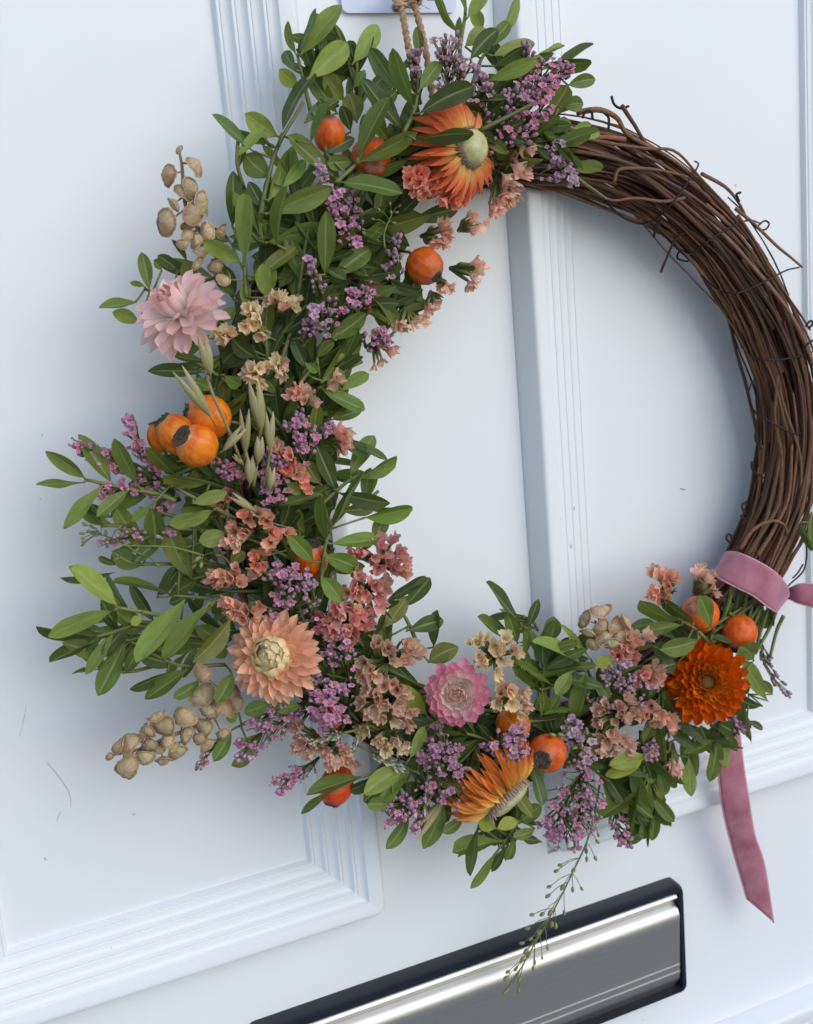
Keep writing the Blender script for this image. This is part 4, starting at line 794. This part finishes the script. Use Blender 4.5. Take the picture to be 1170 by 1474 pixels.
statice('pink statice below the rust orange strawflower', '936,1016,13 950,1030,14 964,1036,14 944,1036,12 970,1048,12 930,1028,12', 6.0, 'pink', 13, (.2, .2, .9), .8)
statice('small pink statice hanging below the rust orange strawflower', '968,1098,12 976,1104,11 970,1108,11', 5.6, 'pink', 12, (.1, .9, .4), .6, (968, 1070))
statice('pale coral statice in the bottom right of the ring', '950,832,14 962,828,14 945,848,13 960,848,14 950,864,13 938,858,11 972,836,11', 5.4, 'pink', 13, (-.4, -.2, .9), .8)
statice('pale peach statice touching the velvet ribbon', '1004,824,12 1018,834,12 1026,846,12 1012,828,10', 5.2, 'peach', 12, (.5, -.6, .6), .8, (998, 852))

# ------------------------------------------------------------------ sea lavender
def lav_mesh(seed):
    rg = random.Random(seed); n = 20; v, u = [], []
    pr = [(0, .07, 0), (.35, .13, .2), (.62, .22, .42), (.80, .46, .62), (.92, .80, .82), (.90, 1.06, 1)]
    op = rg.uniform(.6, 1.0); ph = rg.uniform(0, 6); ec = rg.uniform(.55, 1)
    for i, (z, r, t) in enumerate(pr):
        for k in range(n):
            a = 2 * math.pi * k / n; lob = 1 + (t ** 2) * (.34 * abs(math.cos(2.5 * a + ph)) - .26)
            v.append((r * lob * op * math.cos(a), r * lob * op * math.sin(a) * (1 - t * (1 - ec)), z + t ** 2 * (.12 * math.cos(5 * a + ph) + .22 * (1 - ec) * math.cos(2 * a) + .08 * math.sin(3 * a + ph)))); u.append((k / n, t))
    f = [(i * n + k, i * n + (k + 1) % n, (i + 1) * n + (k + 1) % n, (i + 1) * n + k) for i in range(len(pr) - 1) for k in range(n)]
    nf = len(f); o = len(v)
    for r, z in ((.13, .60), (.12, .74), (.01, .78)):
        v += [(r * math.cos(k), r * math.sin(k), z) for k in (0, 1.26, 2.51, 3.77, 5.03)]; u += [(.5, .5)] * 5
    f += [(o + i * 5 + k, o + i * 5 + (k + 1) % 5, o + i * 5 + 5 + (k + 1) % 5, o + i * 5 + 5 + k) for i in range(2) for k in range(5)]
    me = mesh('floret', v, f, u); me.materials.append(M['lav']); me.materials.append(M['anther'])
    for p in list(me.polygons)[nf:]: p.material_index = 1
    return me
LAV = [lav_mesh(s) for s in range(6)]
def bud_mesh(seed):
    rg = random.Random(seed); mb = MB(); mb.lathe([(.03, 0), (.11, .18), (.15, .42), (.17, .65), (.19, .85), (.10 + rg.uniform(0, .07), 1.0), (.005, .98)], 8, lambda a, t: 1 + .12 * math.cos(5 * a) * t)
    me = mb.mesh('bud'); me.materials.append(M['lavbud']); return me
BUD = [bud_mesh(s) for s in range(4)]
LC = {'p': lin((208, 150, 176)), 'l': lin((202, 174, 190)), 'm': lin((214, 144, 170)), 'g': lin((196, 166, 170)), 'd': lin((190, 144, 166))}
GL = 'purple sea lavender sprays on the wreath'
def lavender(label, spine, h, r, no, nb, col='p', lift=.6, size=5.7, facing=(0, -.15, 1)):
    sp = [tuple(map(float, s.split(','))) for s in spine.split()]
    P = smoothpath([at(x, y, (h - .8 + lift * i / (len(sp) - 1)) / 100) for i, (x, y) in enumerate(sp)], 16)
    root = thing('sea_lavender_spray', P[0], label, 'sea lavender', GL); mb = MB(); mb.tube(P, [.0010 - .0005 * i / 16 for i in range(17)], 5)
    d0 = (P[-1] - P[0]).normalized()
    no, nb = int(no * 1.6), int(nb * 1.9)
    for j in range(no + nb):
        t = random.uniform(.12, 1) if j % 5 else random.uniform(.85, 1); i = min(16, int(t * 16)); b = P[max(0, i - 3)]
        s = scale_at(b); a = random.uniform(0, 6.28); rr = r * math.sqrt(random.random()) * (1.15 - .35 * t)
        off = (RIGHT * math.cos(a) + DOWN * math.sin(a)) * rr * s; up = BACK * (random.uniform(.004, .012) + .004 * (1 - rr / r))
        E_ = P[i] + off + up; ax = (off * 60 + BACK * (.55 + random.random() * .6) + d0 * .55 + vdir(*facing) * .3 + Vector((random.uniform(-.4, .4), random.uniform(-.2, .2), random.uniform(-.4, .4)))).normalized()
        op = j < no; sz = (size if op else size * 1.95) * random.uniform(.68, 1.3) * s
        mb.tube([b, b.lerp(E_, .5) + BACK * .001, E_ - ax * sz * (.3 if op else .1)], [.0005, .0004, .0003], 4)
        F = frame(E_ - ax * sz * .5, ax, RIGHT, sz * (1.15 if op else 1.15))
        obj('floret' if op else 'bud', random.choice(LAV if op else BUD), None, root, F, jit(LC[col], .14) if op else jit(random.choice([(1, 1, 1), (1.25, 1.2, 1.2), (.8, .9, .75), (1.2, .9, 1.1)]), .15))
    obj('stem', mb.mesh('stem'), M['stem'], root, color=jit((.8, .9, .8), .15)); return root
random.seed(61)
for a in [
    ('dense lavender spray rising beside the twine', '650,170 645,120 640,62', 6.2, 24, 14, 26, 'g'),
    ('lavender spray with open florets over the dark leaf', '668,160 660,125 665,100', 6.4, 22, 10, 10, 'g'),
    ('small dark lavender tip between twine and leaves', '605,150 598,110 596,85', 5.4, 13, 3, 12, 'g'),
    ('lavender tip above the orange strawflower', '700,165 692,135 690,112', 6.3, 14, 6, 8, 'l'),
    ('grey budded lavender tip over pale leaves', '752,130 757,105 752,75', 5.6, 9, 0, 14, 'g'),
    ('full lavender spray over the top right leaves', '745,190 765,140 790,105', 6.0, 27, 26, 18, 'm'),
    ('pink lavender spray reaching past the top right leaves', '775,150 800,118 818,104', 5.8, 12, 9, 8, 'm'),
    ('magenta lavender cluster above the dusky peach statice', '740,195 765,172 785,160', 6.2, 17, 13, 5, 'm'),
    ('budded lavender spray between orange strawflower and peach statice', '690,200 725,165 748,142', 6.0, 22, 4, 26, 'g'),
    ('budded lavender over the dusky peach statice', '700,225 730,205 758,200', 6.3, 16, 5, 14, 'm'),
    ('drooping lavender spray lying on the bare vines', '785,200 800,235 818,262', 6.0, 13, 14, 8, 'l'),
    ('lavender tip at the edge of the bare vines', '770,255 800,262 824,272', 5.9, 8, 5, 4, 'l'),
    ('lavender floret stalk among the upper leaves', '480,300 468,262 462,240', 6.8, 8, 5, 3, 'l'),
    ('lavender spray below the fan of five leaves', '500,360 492,320 482,285', 6.6, 19, 18, 12, 'p'),
    ('lavender spray beside the seed heads', '520,340 510,312 505,290', 6.3, 16, 8, 12, 'p'),
    ('narrow lavender tip among the long leaves', '470,460 460,415 446,376', 6.8, 10, 1, 18, 'p'),
    ('lavender spray with a tiny open floret', '465,470 495,445 530,425', 6.4, 20, 14, 22, 'p'),
    ('pale lilac florets in the upper left of the wreath', '480,490 466,470 456,448', 6.6, 14, 8, 3, 'l'),
    ('lavender spray over the inner rim statice', '525,500 545,488 560,490', 5.9, 14, 6, 14, 'p'),
    ('grey lavender tip beside the ridged rose hip', '565,410 566,378 570,352', 5.8, 15, 2, 16, 'g'),
    ('lavender buds among the cream statice', '435,500 446,480 450,460', 6.0, 12, 2, 8, 'p'),
    ('bright purple spray pointing up left beside the orange hips', '230,690 205,650 194,605', 5.6, 13, 16, 14, 'm'),
    ('bright purple spray behind the left hand leaves', '230,700 170,665 112,640', 5.2, 17, 20, 22, 'm'),
    ('bright purple spray below the left hand leaves', '260,720 200,705 150,712', 5.2, 17, 14, 18, 'm'),
    ('purple spray over blotched leaves', '270,770 210,770 150,780', 5.2, 12, 4, 10, 'p'),
    ('lavender florets touching the front rose hip', '345,700 330,680 318,668', 6.6, 13, 6, 8, 'm'),
    ('lavender florets between the oat husks', '385,720 395,690 400,655', 6.4, 24, 10, 18, 'p'),
    ('lavender florets below the oat husks', '400,740 395,712 392,695', 6.6, 15, 9, 4, 'p'),
    ('lavender spray beside the inner rim coral statice', '440,680 440,640 432,608', 6.0, 24, 14, 24, 'p'),
    ('lavender spray at the inner rim', '450,640 465,625 478,615', 5.9, 12, 4, 8, 'p'),
    ('lavender spray above the peach strawflower', '420,900 415,850 405,822', 6.9, 32, 20, 30, 'p'),
    ('lavender spray with an open lilac floret', '450,890 445,850 440,825', 7.0, 16, 9, 8, 'l'),
    ('lavender cluster below the deep pink statice', '500,970 492,938 488,922', 6.7, 24, 18, 10, 'p'),
    ('lavender cluster beside the peach strawflower', '500,1020 475,1000 455,985', 6.4, 24, 16, 20, 'p'),
    ('lavender cluster above the white tufts', '490,1060 478,1030 460,1012', 6.8, 24, 18, 12, 'p'),
    ('lavender spray pointing down left past the tan pods', '450,1020 390,1045 352,1078', 5.6, 20, 20, 22, 'p'),
    ('lavender tip below the rounded leaves', '440,1010 400,1020 372,1032', 5.8, 17, 10, 10, 'p'),
    ('lavender tip at the lower left edge', '460,1090 428,1112 402,1125', 5.2, 15, 11, 8, 'p'),
    ('tiny purple buds at the end of the tan pod stem', '320,1060 304,1080 290,1098', 5.0, 8, 1, 9, 'm'),
    ('dense lavender bunch below the magenta tipped strawflower', '660,1150 640,1095 625,1065', 6.8, 35, 34, 30, 'd'),
    ('lavender spray trailing below the dense bunch', '640,1120 595,1150 560,1168', 6.0, 21, 18, 26, 'm'),
    ('lavender tip hanging low beside the oat husk', '620,1140 606,1165 598,1188', 5.8, 9, 3, 9, 'm'),
    ('lavender spray between pink and amber strawflowers', '700,1090 725,1065 742,1052', 7.0, 22, 16, 18, 'd'),
    ('lavender over the amber strawflower petals', '720,1110 735,1085 750,1075', 7.4, 14, 7, 10, 'g'),
    ('lavender florets beside the green specked rose hip', '835,1110 826,1065 822,1042', 6.7, 23, 18, 12, 'l'),
    ('dense lavender bunch below the green specked rose hip', '840,1110 815,1150 800,1195', 6.3, 36, 34, 30, 'p'),
    ('lavender bunch trailing beside the hanging seed stem', '845,1120 835,1160 825,1200', 6.1, 28, 22, 22, 'p'),
    ('lavender tip below the drooping broad leaves', '885,1150 888,1185 898,1212', 5.4, 13, 8, 10, 'p'),
    ('lavender bunch between leaves and coral statice', '930,1010 900,985 880,962', 6.2, 25, 10, 32, 'l'),
    ('lavender tip below the rust orange strawflower', '1040,1020 1052,1038 1060,1050', 5.6, 12, 5, 8, 'l'),
    ('purple buds at the far end of a thin stalk', '1095,920 1103,960 1130,1000', 4.6, 6, 0, 9, 'm'),
    ('lavender behind the small pink statice', '940,1060 935,1075 930,1085', 5.4, 14, 5, 8, 'p'),
    ('lavender deep between statice and green leaves', '850,990 860,1000 870,1008', 5.6, 16, 6, 10, 'l'),
    ('lavender behind the long leaves', '520,1130 556,1152 590,1145', 5.4, 14, 5, 10, 'm'),
    ]: lavender(*a)

# ------------------------------------------------------------------ tan seed pods
def pod_mesh(seed):
    rg = random.Random(seed); mb = MB(); ph = rg.uniform(0, 6)
    dm = rg.uniform(.1, .6); fo = rg.uniform(-.3, .35)
    pr = [(.001, .34 + dm * .2), (.22, .33 + dm * .2), (.45, .27 + dm * .16), (.65, .17 + dm * .08), (.80, .05), (.88, .02), (1.0, .05), (1.02, .0), (.86, -.04), (.62, -.18), (.3, -.28), (.001, -.30)]
    mb.lathe(pr, 26, lambda a, t: 1 + .10 * math.cos(a + ph) + .07 * math.cos(2 * a) + .05 * math.cos(3 * a + ph) + .03 * math.cos(7 * a + 5 * t + ph) + .02 * math.cos(12 * a - 9 * t))
    for v in mb.v: v.z += .10 * v.x * abs(v.x) * math.sin(ph) + .16 * v.y * v.y * math.cos(ph)
    for v in mb.v: v.z += fo * v.x * v.x; v.y *= .88; v.z = v.z * 1.25 + .06 * math.sin(7 * v.x + ph) * math.cos(6 * v.y) + .03 * math.sin(15 * v.y + 9 * v.x)
    return mb.mesh('pod')
POD = [pod_mesh(s) for s in range(12)]
for m_ in POD: m_.materials.append(M['pod'])
def pods(label, stem, items, h):
    st = [tuple(map(float, s.split(','))) for s in stem.split()]; P = smoothpath([at(x, y, h / 100) for x, y in st], 14)
    root = thing('seed_pod_stem', P[0], label, 'seed pods', 'stems of papery tan seed pods'); mb = MB(); mb.tube(P, [.0014 - .0008 * i / 14 for i in range(15)], 6)
    for k, s in enumerate(items.split()):
        q = list(map(float, s.split(','))); C = at(q[0], q[1], h / 100 + random.uniform(.001, .007)); sc = q[2] * 1.14 * scale_at(C)
        j = min(range(15), key=lambda i: (P[i] - C).length); od = (C - P[j])
        n_ = (vdir(random.uniform(-.5, .5), random.uniform(-.5, .5), .75) if len(q) < 4 else vdir(q[3], q[4], max(.1, 1 - abs(q[3]) - abs(q[4]))))
        obj('pod', random.choice(POD), None, root, frame(C, n_, vdir(random.uniform(-1, 1), random.uniform(-1, 1), 0), sc), jit((1, 1, 1), .16))
        mb.tube([P[j], P[j].lerp(C, .5), C - n_ * sc * .15], [.0006, .0005, .0005], 4)
    for k in range(10):
        p = random.choice(P); mb.tube([p, p + vdir(random.uniform(-1, 1), random.uniform(-1, 1), .4) * .004], [.0006, .0009], 4)
    obj('stem', mb.mesh('stem'), M['tanstem'], root)
random.seed(71)
pods('tan seed pod stem standing up above the pale pink strawflower', '330,400 300,350 268,300 262,240 257,215', '241,251,15,-.4,.1 280,236,14,.4,-.3 258,215,6 263,274,13 275,270,14,.5,.1 290,290,15,.6,.1 251,293,11,-.5,.5 241,320,17,-.2,.2 278,310,16 274,322,13,.3,.5 298,335,12 318,334,10,.5,.2 284,345,12 270,338,9 266,352,9 300,352,11 285,378,10 290,362,10 310,385,10 322,405,9', 5.4)
pods('long tan seed pod stem pointing down left below the green leaves', '345,995 300,1035 245,1060 195,1080 155,1088', '293,971,13,-.1,-.3 291,1003,17,0,-.2 318,1019,16,.2,-.4 300,1025,12 296,1048,13 263,1032,15,-.1,-.2 239,1046,16,-.3,0 228,1032,12,-.3,-.5 268,1058,12 258,1082,13,.2,.4 250,1076,12,.5,.3 300,1070,12,.3,.4 285,1064,10 207,1056,13,-.6,-.1 213,1052,10 188,1067,15,0,-.5 171,1075,13,-.5,-.2 182,1107,17,-.1,.2 209,1091,12,.2,.2 234,1094,12,.1,.6 216,1072,11 158,1089,6 240,1066,12 320,1058,9 230,1078,9 330,1000,13 340,1010,12 326,985,11', 5.6)
pods('tan seed pods like a dried flower in the bottom of the ring', '895,935 880,915 862,900', '843,892,13,-.5,-.2 862,880,14,0,-.6 866,903,13,.3,.2 848,910,10,-.3,.5 880,925,13,0,.5 886,902,15,.5,0 898,895,12,.6,-.3 870,920,12 855,928,9 892,918,12', 6.0)

# ------------------------------------------------------------------ oats
def glume_mesh(seed):
    rg = random.Random(seed); n, mx = 12, 4; v, f, u = [], [], []
    for i in range(n + 1):
        t = i / n; hw = .5 * max(.02, math.sin(math.pi * min(1, t * .92 + .05)) ** .8 * (1 - .45 * t))
        for k in range(-mx, mx + 1):
            s = k / mx; v.append((math.sin(s * 1.45) * hw, t, (math.cos(s * 1.45)) * hw * .9 + .012 * (k % 2) * (1 - t) - .02 * t)); u.append((.5 + s * .5, t))
    c = 2 * mx + 1; me = mesh('glume', v, [(i * c + k, i * c + k + 1, (i + 1) * c + k + 1, (i + 1) * c + k) for i in range(n) for k in range(c - 1)], u); me.materials.append(M['oat']); return me
GLU = [glume_mesh(s) for s in range(3)]
def oats(label, stems, husks, h):
    root = None; mb = MB()
    for s in stems.split('|'):
        P = smoothpath([at(*map(float, q.split(',')), h / 100) for q in s.split()], 10); mb.tube(P, .0008, 5)
        if root is None: root = thing('oat_stem', P[0], label, 'oats', 'dried oat stems in the wreath')
    for s in husks.split():
        bx, by, tx, ty, w = map(float, s.split(',')); A = at(bx, by, h / 100 + .004); B = at(tx, ty, h / 100 + .003 + random.uniform(-.003, .004)); y = B - A; L = y.length; y /= L
        vw = (EYE - A).normalized(); W = w * .85 * scale_at(A)
        for sg in (-1, 1):
            yy = (y + y.cross(vw) * sg * .10).normalized(); x = yy.cross(vw).normalized(); z = x.cross(yy)
            rr = Matrix.Rotation(sg * .75, 3, yy); x, z = rr @ x, rr @ z
            obj('glume', random.choice(GLU), None, root, Matrix(((x.x * W, yy.x * L, z.x * W, A.x), (x.y * W, yy.y * L, z.y * W, A.y), (x.z * W, yy.z * L, z.z * W, A.z), (0, 0, 0, 1))))
        mb.tube([A - y * L * .25 + Vector((0, .004, 0)), A, A + y * L * .05], .0004, 4)
    obj('stem', mb.mesh('stem'), M['oat'], root)
random.seed(81)
oats('oat stem with a large pale husk below the pale pink strawflower', '345,660 325,610 305,565 298,540', '302,598,255,530,19 303,538,290,482,20 322,648,352,614,14', 8.2)
oats('cluster of upright oat husks beside the orange hips', '365,700 372,650 376,600|360,690 354,650|380,700 392,640', '376,618,365,548,24 353,652,352,588,16 388,645,388,592,17 360,695,360,655,20 372,665,374,628,19 388,705,392,672,15 366,735,332,712,12 350,668,335,655,10', 7.2)
oats('pale oat husk hanging below the trailing lavender spray', '640,1110 622,1140', '640,1150,594,1206,17', 5.4)

# ------------------------------------------------------------------ stems with tiny green seeds
def seeds(label, stem, items, h, r=.0005, h2=None):
    st = [tuple(map(float, s.split(','))) for s in stem.split()]; h2 = h if h2 is None else h2; n = len(st)
    P = smoothpath([at(x, y, (h + (h2 - h) * i / (n - 1)) / 100) for i, (x, y) in enumerate(st)], 24)
    root = thing('seed_sprig', P[0], label, 'seed stem', 'fine stems with tiny green seeds'); mb = MB(); mb.tube(P, [r * (1.3 - .7 * i / 24) for i in range(25)], 5)
    for s in items.split():
        q = list(map(float, s.split(','))); k = min(range(25), key=lambda i: (P[i] - at(q[0], q[1], h / 100)).length + .002 * random.random())
        k = max(0, k - 1); hh = -P[k].y; C = at(q[0], q[1], hh + random.uniform(-.004, .006)); d = (C - P[k]); s_ = q[2] * 1.25 * scale_at(C)
        dn = d.normalized() if d.length > 1e-5 else DOWN
        mb.tube([P[k], P[k].lerp(C, .5) + UP * .0012, C], r * .45, 4)
        e = MB(); e.lathe([(.05, -.75), (.55, -.55), (.95, -.05), (.9, .4), (.45, .85), (.05, 1.0)], 9); obj('seed', e.mesh('seed'), M['pod_green'], root, frame(C, dn, BACK, s_, s_ * .85, s_ * .5))
    obj('stem', mb.mesh('stem'), M['stem'], root, color=(1.0, 1.05, 1.0))
random.seed(91)
cr(690, 1180, .1764)
def wst(stem): return ' '.join('%.1f,%.1f' % pp(*map(float, a.split(','))) for a in stem.split())
def win(items): return ' '.join('%.1f,%.1f,%s' % (*pp(float(a.split(',')[0]), float(a.split(',')[1])), a.split(',')[2]) for a in items.split())
seeds('long seed stem hanging down over the letter box', '870,1090 850,1195 826,1252 796,1312 762,1372 738,1415', win('960,175,4 760,232,4 872,252,4.5 945,312,4 875,318,4 660,370,4 628,418,4 768,410,4.5 680,548,5 760,568,4 832,560,3.5 572,545,4 562,620,4.5 692,755,4 432,775,4 515,768,4.5 578,755,5 592,850,5 622,862,5 395,885,4 490,918,5 422,970,3.5 350,1005,4 555,1045,3.5 382,1070,5 400,1100,5 350,1140,4.5 450,1160,4 440,1210,4 300,1215,4 235,1240,4 325,1300,5 220,1290,5 222,1390,5 205,1410,4 320,1390,4 512,1125,3 800,145,3 970,125,3'), 5.4, .00055, 3.4)
cr(40, 560, .3419)
seeds('tiny green seed heads poking out left beside blotched leaves', wst('480,700 380,640 300,610'), win('240,570,4.5 270,580,4 313,572,5 278,607,5 328,607,4.5 228,608,4 258,600,3.5 238,640,4 232,655,3.5 385,585,4 405,590,4 330,640,4 232,628,3 375,715,4 545,740,4.5'), 5.2)
seeds('curved seed stem crossing the coral statice', wst('740,700 600,665 440,660 370,650'), win('715,715,6 730,740,5 700,745,5 800,700,5 820,690,4'), 6.4)
cr(400, 280, .2735)
seeds('tiny green seed heads above the ridged rose hip', wst('560,280 560,200 600,100'), win('530,80,3.5 590,50,3 595,95,3.5 640,60,3 610,150,3.5 480,245,4 450,185,3 625,95,3 500,130,3'), 6.4)
cr(770, 760, .3419)
seeds('thin bare stalk arching out beside the rust orange strawflower', wst('900,440 945,470 960,560 990,620 1020,665'), win('1012,660,4 948,475,4'), 4.6, .0007)
cr(780, 1030, .2137)
seeds('small green seeds beside the green specked rose hip', wst('300,260 250,180 300,90'), win('300,110,5 222,215,5 268,205,4.5 130,130,5 75,130,5 345,130,4'), 7.4)
# green tufts tipped white
def tuft(label, x0, y0, x1, y1, h, n, w):
    A = at(x0, y0, h / 100); B = at(x1, y1, h / 100 + .004); root = thing('white_tipped_tuft', A, label, 'dried tuft', 'white tipped tufts in the wreath'); ax = (B - A).normalized(); s = scale_at(A)
    mb = MB(); mb.tube([A - ax * .01, A, B], .0008, 5); obj('stem', mb.mesh('stem'), M['stem'], root)
    pm = [petal_mesh(k, pw=.4, pt=.8, cup=.8, curl=.1) for k in (3, 8)]
    for k in range(n):
        t = random.random(); sd = random.choice((-1, 1)); P = A.lerp(B, t); d = (ax * random.uniform(.5, 1) + DOWN * random.uniform(-.1, 1) * sd * .7 + BACK * random.uniform(.1, .7)).normalized()
        x = d.cross(BACK).normalized(); z = x.cross(d); L = random.uniform(10, 19) * s; W = w * s
        obj('bristle', random.choice(pm), M['tuft'], root, Matrix(((x.x * W, d.x * L, z.x * L, P.x), (x.y * W, d.y * L, z.y * L, P.y), (x.z * W, d.z * L, z.z * L, P.z), (0, 0, 0, 1))))
tuft('white tipped green tuft below the lavender cluster', 495, 1055, 448, 1066, 6.9, 30, 5)
tuft('white tipped tuft pointing down beside the pale tan statice', 520, 1056, 508, 1080, 6.9, 14, 5)
tuft('white tipped tuft below the pale tan statice', 530, 1080, 572, 1100, 6.2, 34, 5)
tuft('white tipped tuft beside the dense lavender bunch', 615, 1120, 612, 1160, 6.2, 10, 5)

# green stalks gathered under the ribbon and loose stalks
def stalks(label, lines, h, r=.0011):
    root = None
    for s in lines.split('|'):
        q = [tuple(map(float, p.split(','))) for p in s.split()]
        if root is None: root = thing('stalk_bundle', at(q[0][0], q[0][1], h / 100), label, 'stalks', 'bare green stalks')
        P = smoothpath([at(x, y, h / 100 + random.uniform(-.002, .003)) for x, y in q], 10); mb = MB(); mb.tube(P, [r * 1.1 - r * .3 * i / 10 for i in range(11)], 5); obj('stalk', mb.mesh('stalk'), M['stem'], root, color=jit((.75, .85, .7), .3))
stalks('bundle of cut green stalks gathered under the velvet ribbon', '|'.join('%d,%d %d,%d %d,%d' % (1056 + k * 5.2, 838 + k * 3.4 + random.uniform(-4, 4), 1048 + k * 5, 872 + k * 2.6, 1034 + k * 5 + random.uniform(-8, 8), 905 + k * 3) for k in range(0, 15, 2)) + '|' + '|'.join('%d,%d %d,%d' % (1040 + random.uniform(0, 70), 850 + random.uniform(0, 40), 1020 + random.uniform(0, 70), 880 + random.uniform(0, 50)) for k in range(10)), 5.0, .0013)
stalks('pair of thin green stalks crossing the bare vines', '808,236 840,262 874,287|812,238 845,268 868,284', 6.4, .0007)
stalks('pale green stalk above the orange strawflower', '690,188 730,168 766,150', 7.0, .0013)
stalks('green stalks fanning out of the left side below the hips', '440,800 330,730 240,700 190,690|450,820 340,770 220,760|430,780 340,720 290,690|400,760 330,700 280,640|430,840 300,815 170,812|420,850 320,850 250,830', 4.8, .0011)
stalks('slim stalks between the lavender florets and the peach strawflower', '470,960 440,900 425,860|480,970 460,900 450,850|500,960 470,880|560,1020 520,985 470,970', 6.0, .0009)

# ------------------------------------------------------------------ velvet ribbon
M['edge'] = m_plain('ribbon_edge', (.55, .26, .33), (.66, .36, .43), 300, .8)
rib = thing('velvet_ribbon', at(1085, 860, .05), 'dusty pink velvet ribbon tied round the vines with hanging tails', 'ribbon')
def strip(name, centre, widths, nsub=8, nx=8, bulge=0):
    """centre: list of (left point, right point) edge pairs"""
    Ls = smoothpath([a for a, b in centre], nsub * (len(centre) - 1)); Rs = smoothpath([b for a, b in centre], nsub * (len(centre) - 1)); v, u = [], []
    for i, (a, b) in enumerate(zip(Ls, Rs)):
        for k in range(nx + 1):
            t = k / nx; v.append(a.lerp(b, t) + Vector((0, -bulge * math.sin(math.pi * t) + .0012 * (1 if k in (0, nx) else 0) * 0, 0))); u.append((t, i / len(Ls)))
    c = nx + 1; f = [(i * c + k, i * c + k + 1, (i + 1) * c + k + 1, (i + 1) * c + k) for i in range(len(Ls) - 1) for k in range(nx)]
    me = mesh(name, v, f, u); o = obj(name, me, M['velvet'], rib); md = o.modifiers.new('thickness', 'SOLIDIFY'); md.thickness = .0012; md.offset = 0
    for E_ in (Ls, Rs):
        mb = MB(); mb.tube(E_, .00075, 6); obj('ribbon_edge', mb.mesh('ribbon_edge'), M['edge'], rib)
    return o
cr(980, 750, .1624)
def A_(x, y, h): return at(*pp(x, y), h / 100)
strip('band', [(A_(395, 330, 1.5), A_(330, 470, 1.5)), (A_(390, 285, 3.6), A_(295, 440, 3.6)), (A_(480, 278, 5.4), A_(330, 500, 5.2)), (A_(620, 330, 6.4), A_(500, 590, 6.2)), (A_(760, 405, 6.7), A_(640, 660, 6.5)), (A_(860, 480, 6.4), A_(750, 745, 6.2)), (A_(930, 570, 5.6), A_(835, 800, 5.4)), (A_(958, 660, 4.4), A_(850, 795, 4.0)), (A_(930, 640, 2.5), A_(830, 760, 2.2)), (A_(880, 560, 1.4), A_(780, 680, 1.4))], None, 8, 8, .0005)
strip('tail', [(A_(930, 640, 3.6), A_(935, 690, 3.6)), (A_(965, 600, 4.2), A_(965, 690, 4.2)), (A_(1060, 560, 4.8), A_(1040, 725, 4.9)), (A_(1170, 560, 5.0), A_(1160, 760, 5.2)), (A_(1290, 600, 4.6), A_(1270, 790, 5.0)), (A_(1400, 720, 4.0), A_(1340, 860, 4.4))], None, 6, 6, .002)
cr(980, 1040, .2034)
strip('tail', [(A_(120, -480, 1.9), A_(330, -470, 2.0)), (A_(180, -200, 2.2), A_(370, -190, 2.4)), (A_(235, 60, 2.5), A_(412, 60, 2.9)), (A_(262, 330, 2.8), A_(440, 290, 3.3)), (A_(290, 580, 2.9), A_(478, 540, 3.5)), (A_(345, 820, 2.7), A_(520, 790, 3.2)), (A_(410, 1050, 2.3), A_(590, 1010, 2.9)), (A_(468, 1250, 2.2), A_(655, 1415, 2.6))], None, 8, 8, .0012)
# leaf and greenery at the right edge behind the ribbon
cr(0, 0, 1)
sprig('leaf behind the vines beside the velvet ribbon', 5.2, '1168,740 1160,770', '1168,735,1166,790,16,m 1152,750,1166,792,12,g')

cr(0, 0, 1)
sprig('cut leaves tucked under the velvet ribbon', 4.6, '1075,850 1060,880', '1052,842,1072,870,22,g 1060,862,1100,850,14,d 1085,880,1108,905,18,m 1070,905,1100,880,18,d 1040,860,1062,900,20,m 1100,870,1088,915,16,o 1110,862,1112,900,12,d')
# marks on the paint
def mark(pts, r, mat):
    mb = MB(); P = smoothpath([at(x, y, -.0026 if in_ else 0.0001) for x, y, in_ in pts], 14); mb.tube(P, [r * (.3 + .7 * abs(math.sin(i * 1.7))) for i in range(15)], 4); obj('scratch', mb.mesh('scratch'), mat, door)
M['scuff'] = m_plain('grey_scuff', (.30, .30, .31), (.50, .50, .51), 300, .8)
mark([(67, 1097, 1), (80, 1112, 1), (92, 1128, 1), (101, 1146, 1), (102, 1162, 1)], .00018, M['scuff'])
mark([(87, 1168, 1), (84, 1176, 1), (82, 1182, 1)], .0002, M['scuff'])
mark([(979, 703, 1), (983, 704, 1), (986, 705, 1)], .0006, M['scuff'])
mark([(63, 1234, 1), (66, 1238, 1)], .0004, M['scuff'])
mark([(28, 1060, 1), (33, 1040, 1), (38, 1015, 1)], .00012, M['scuff'])
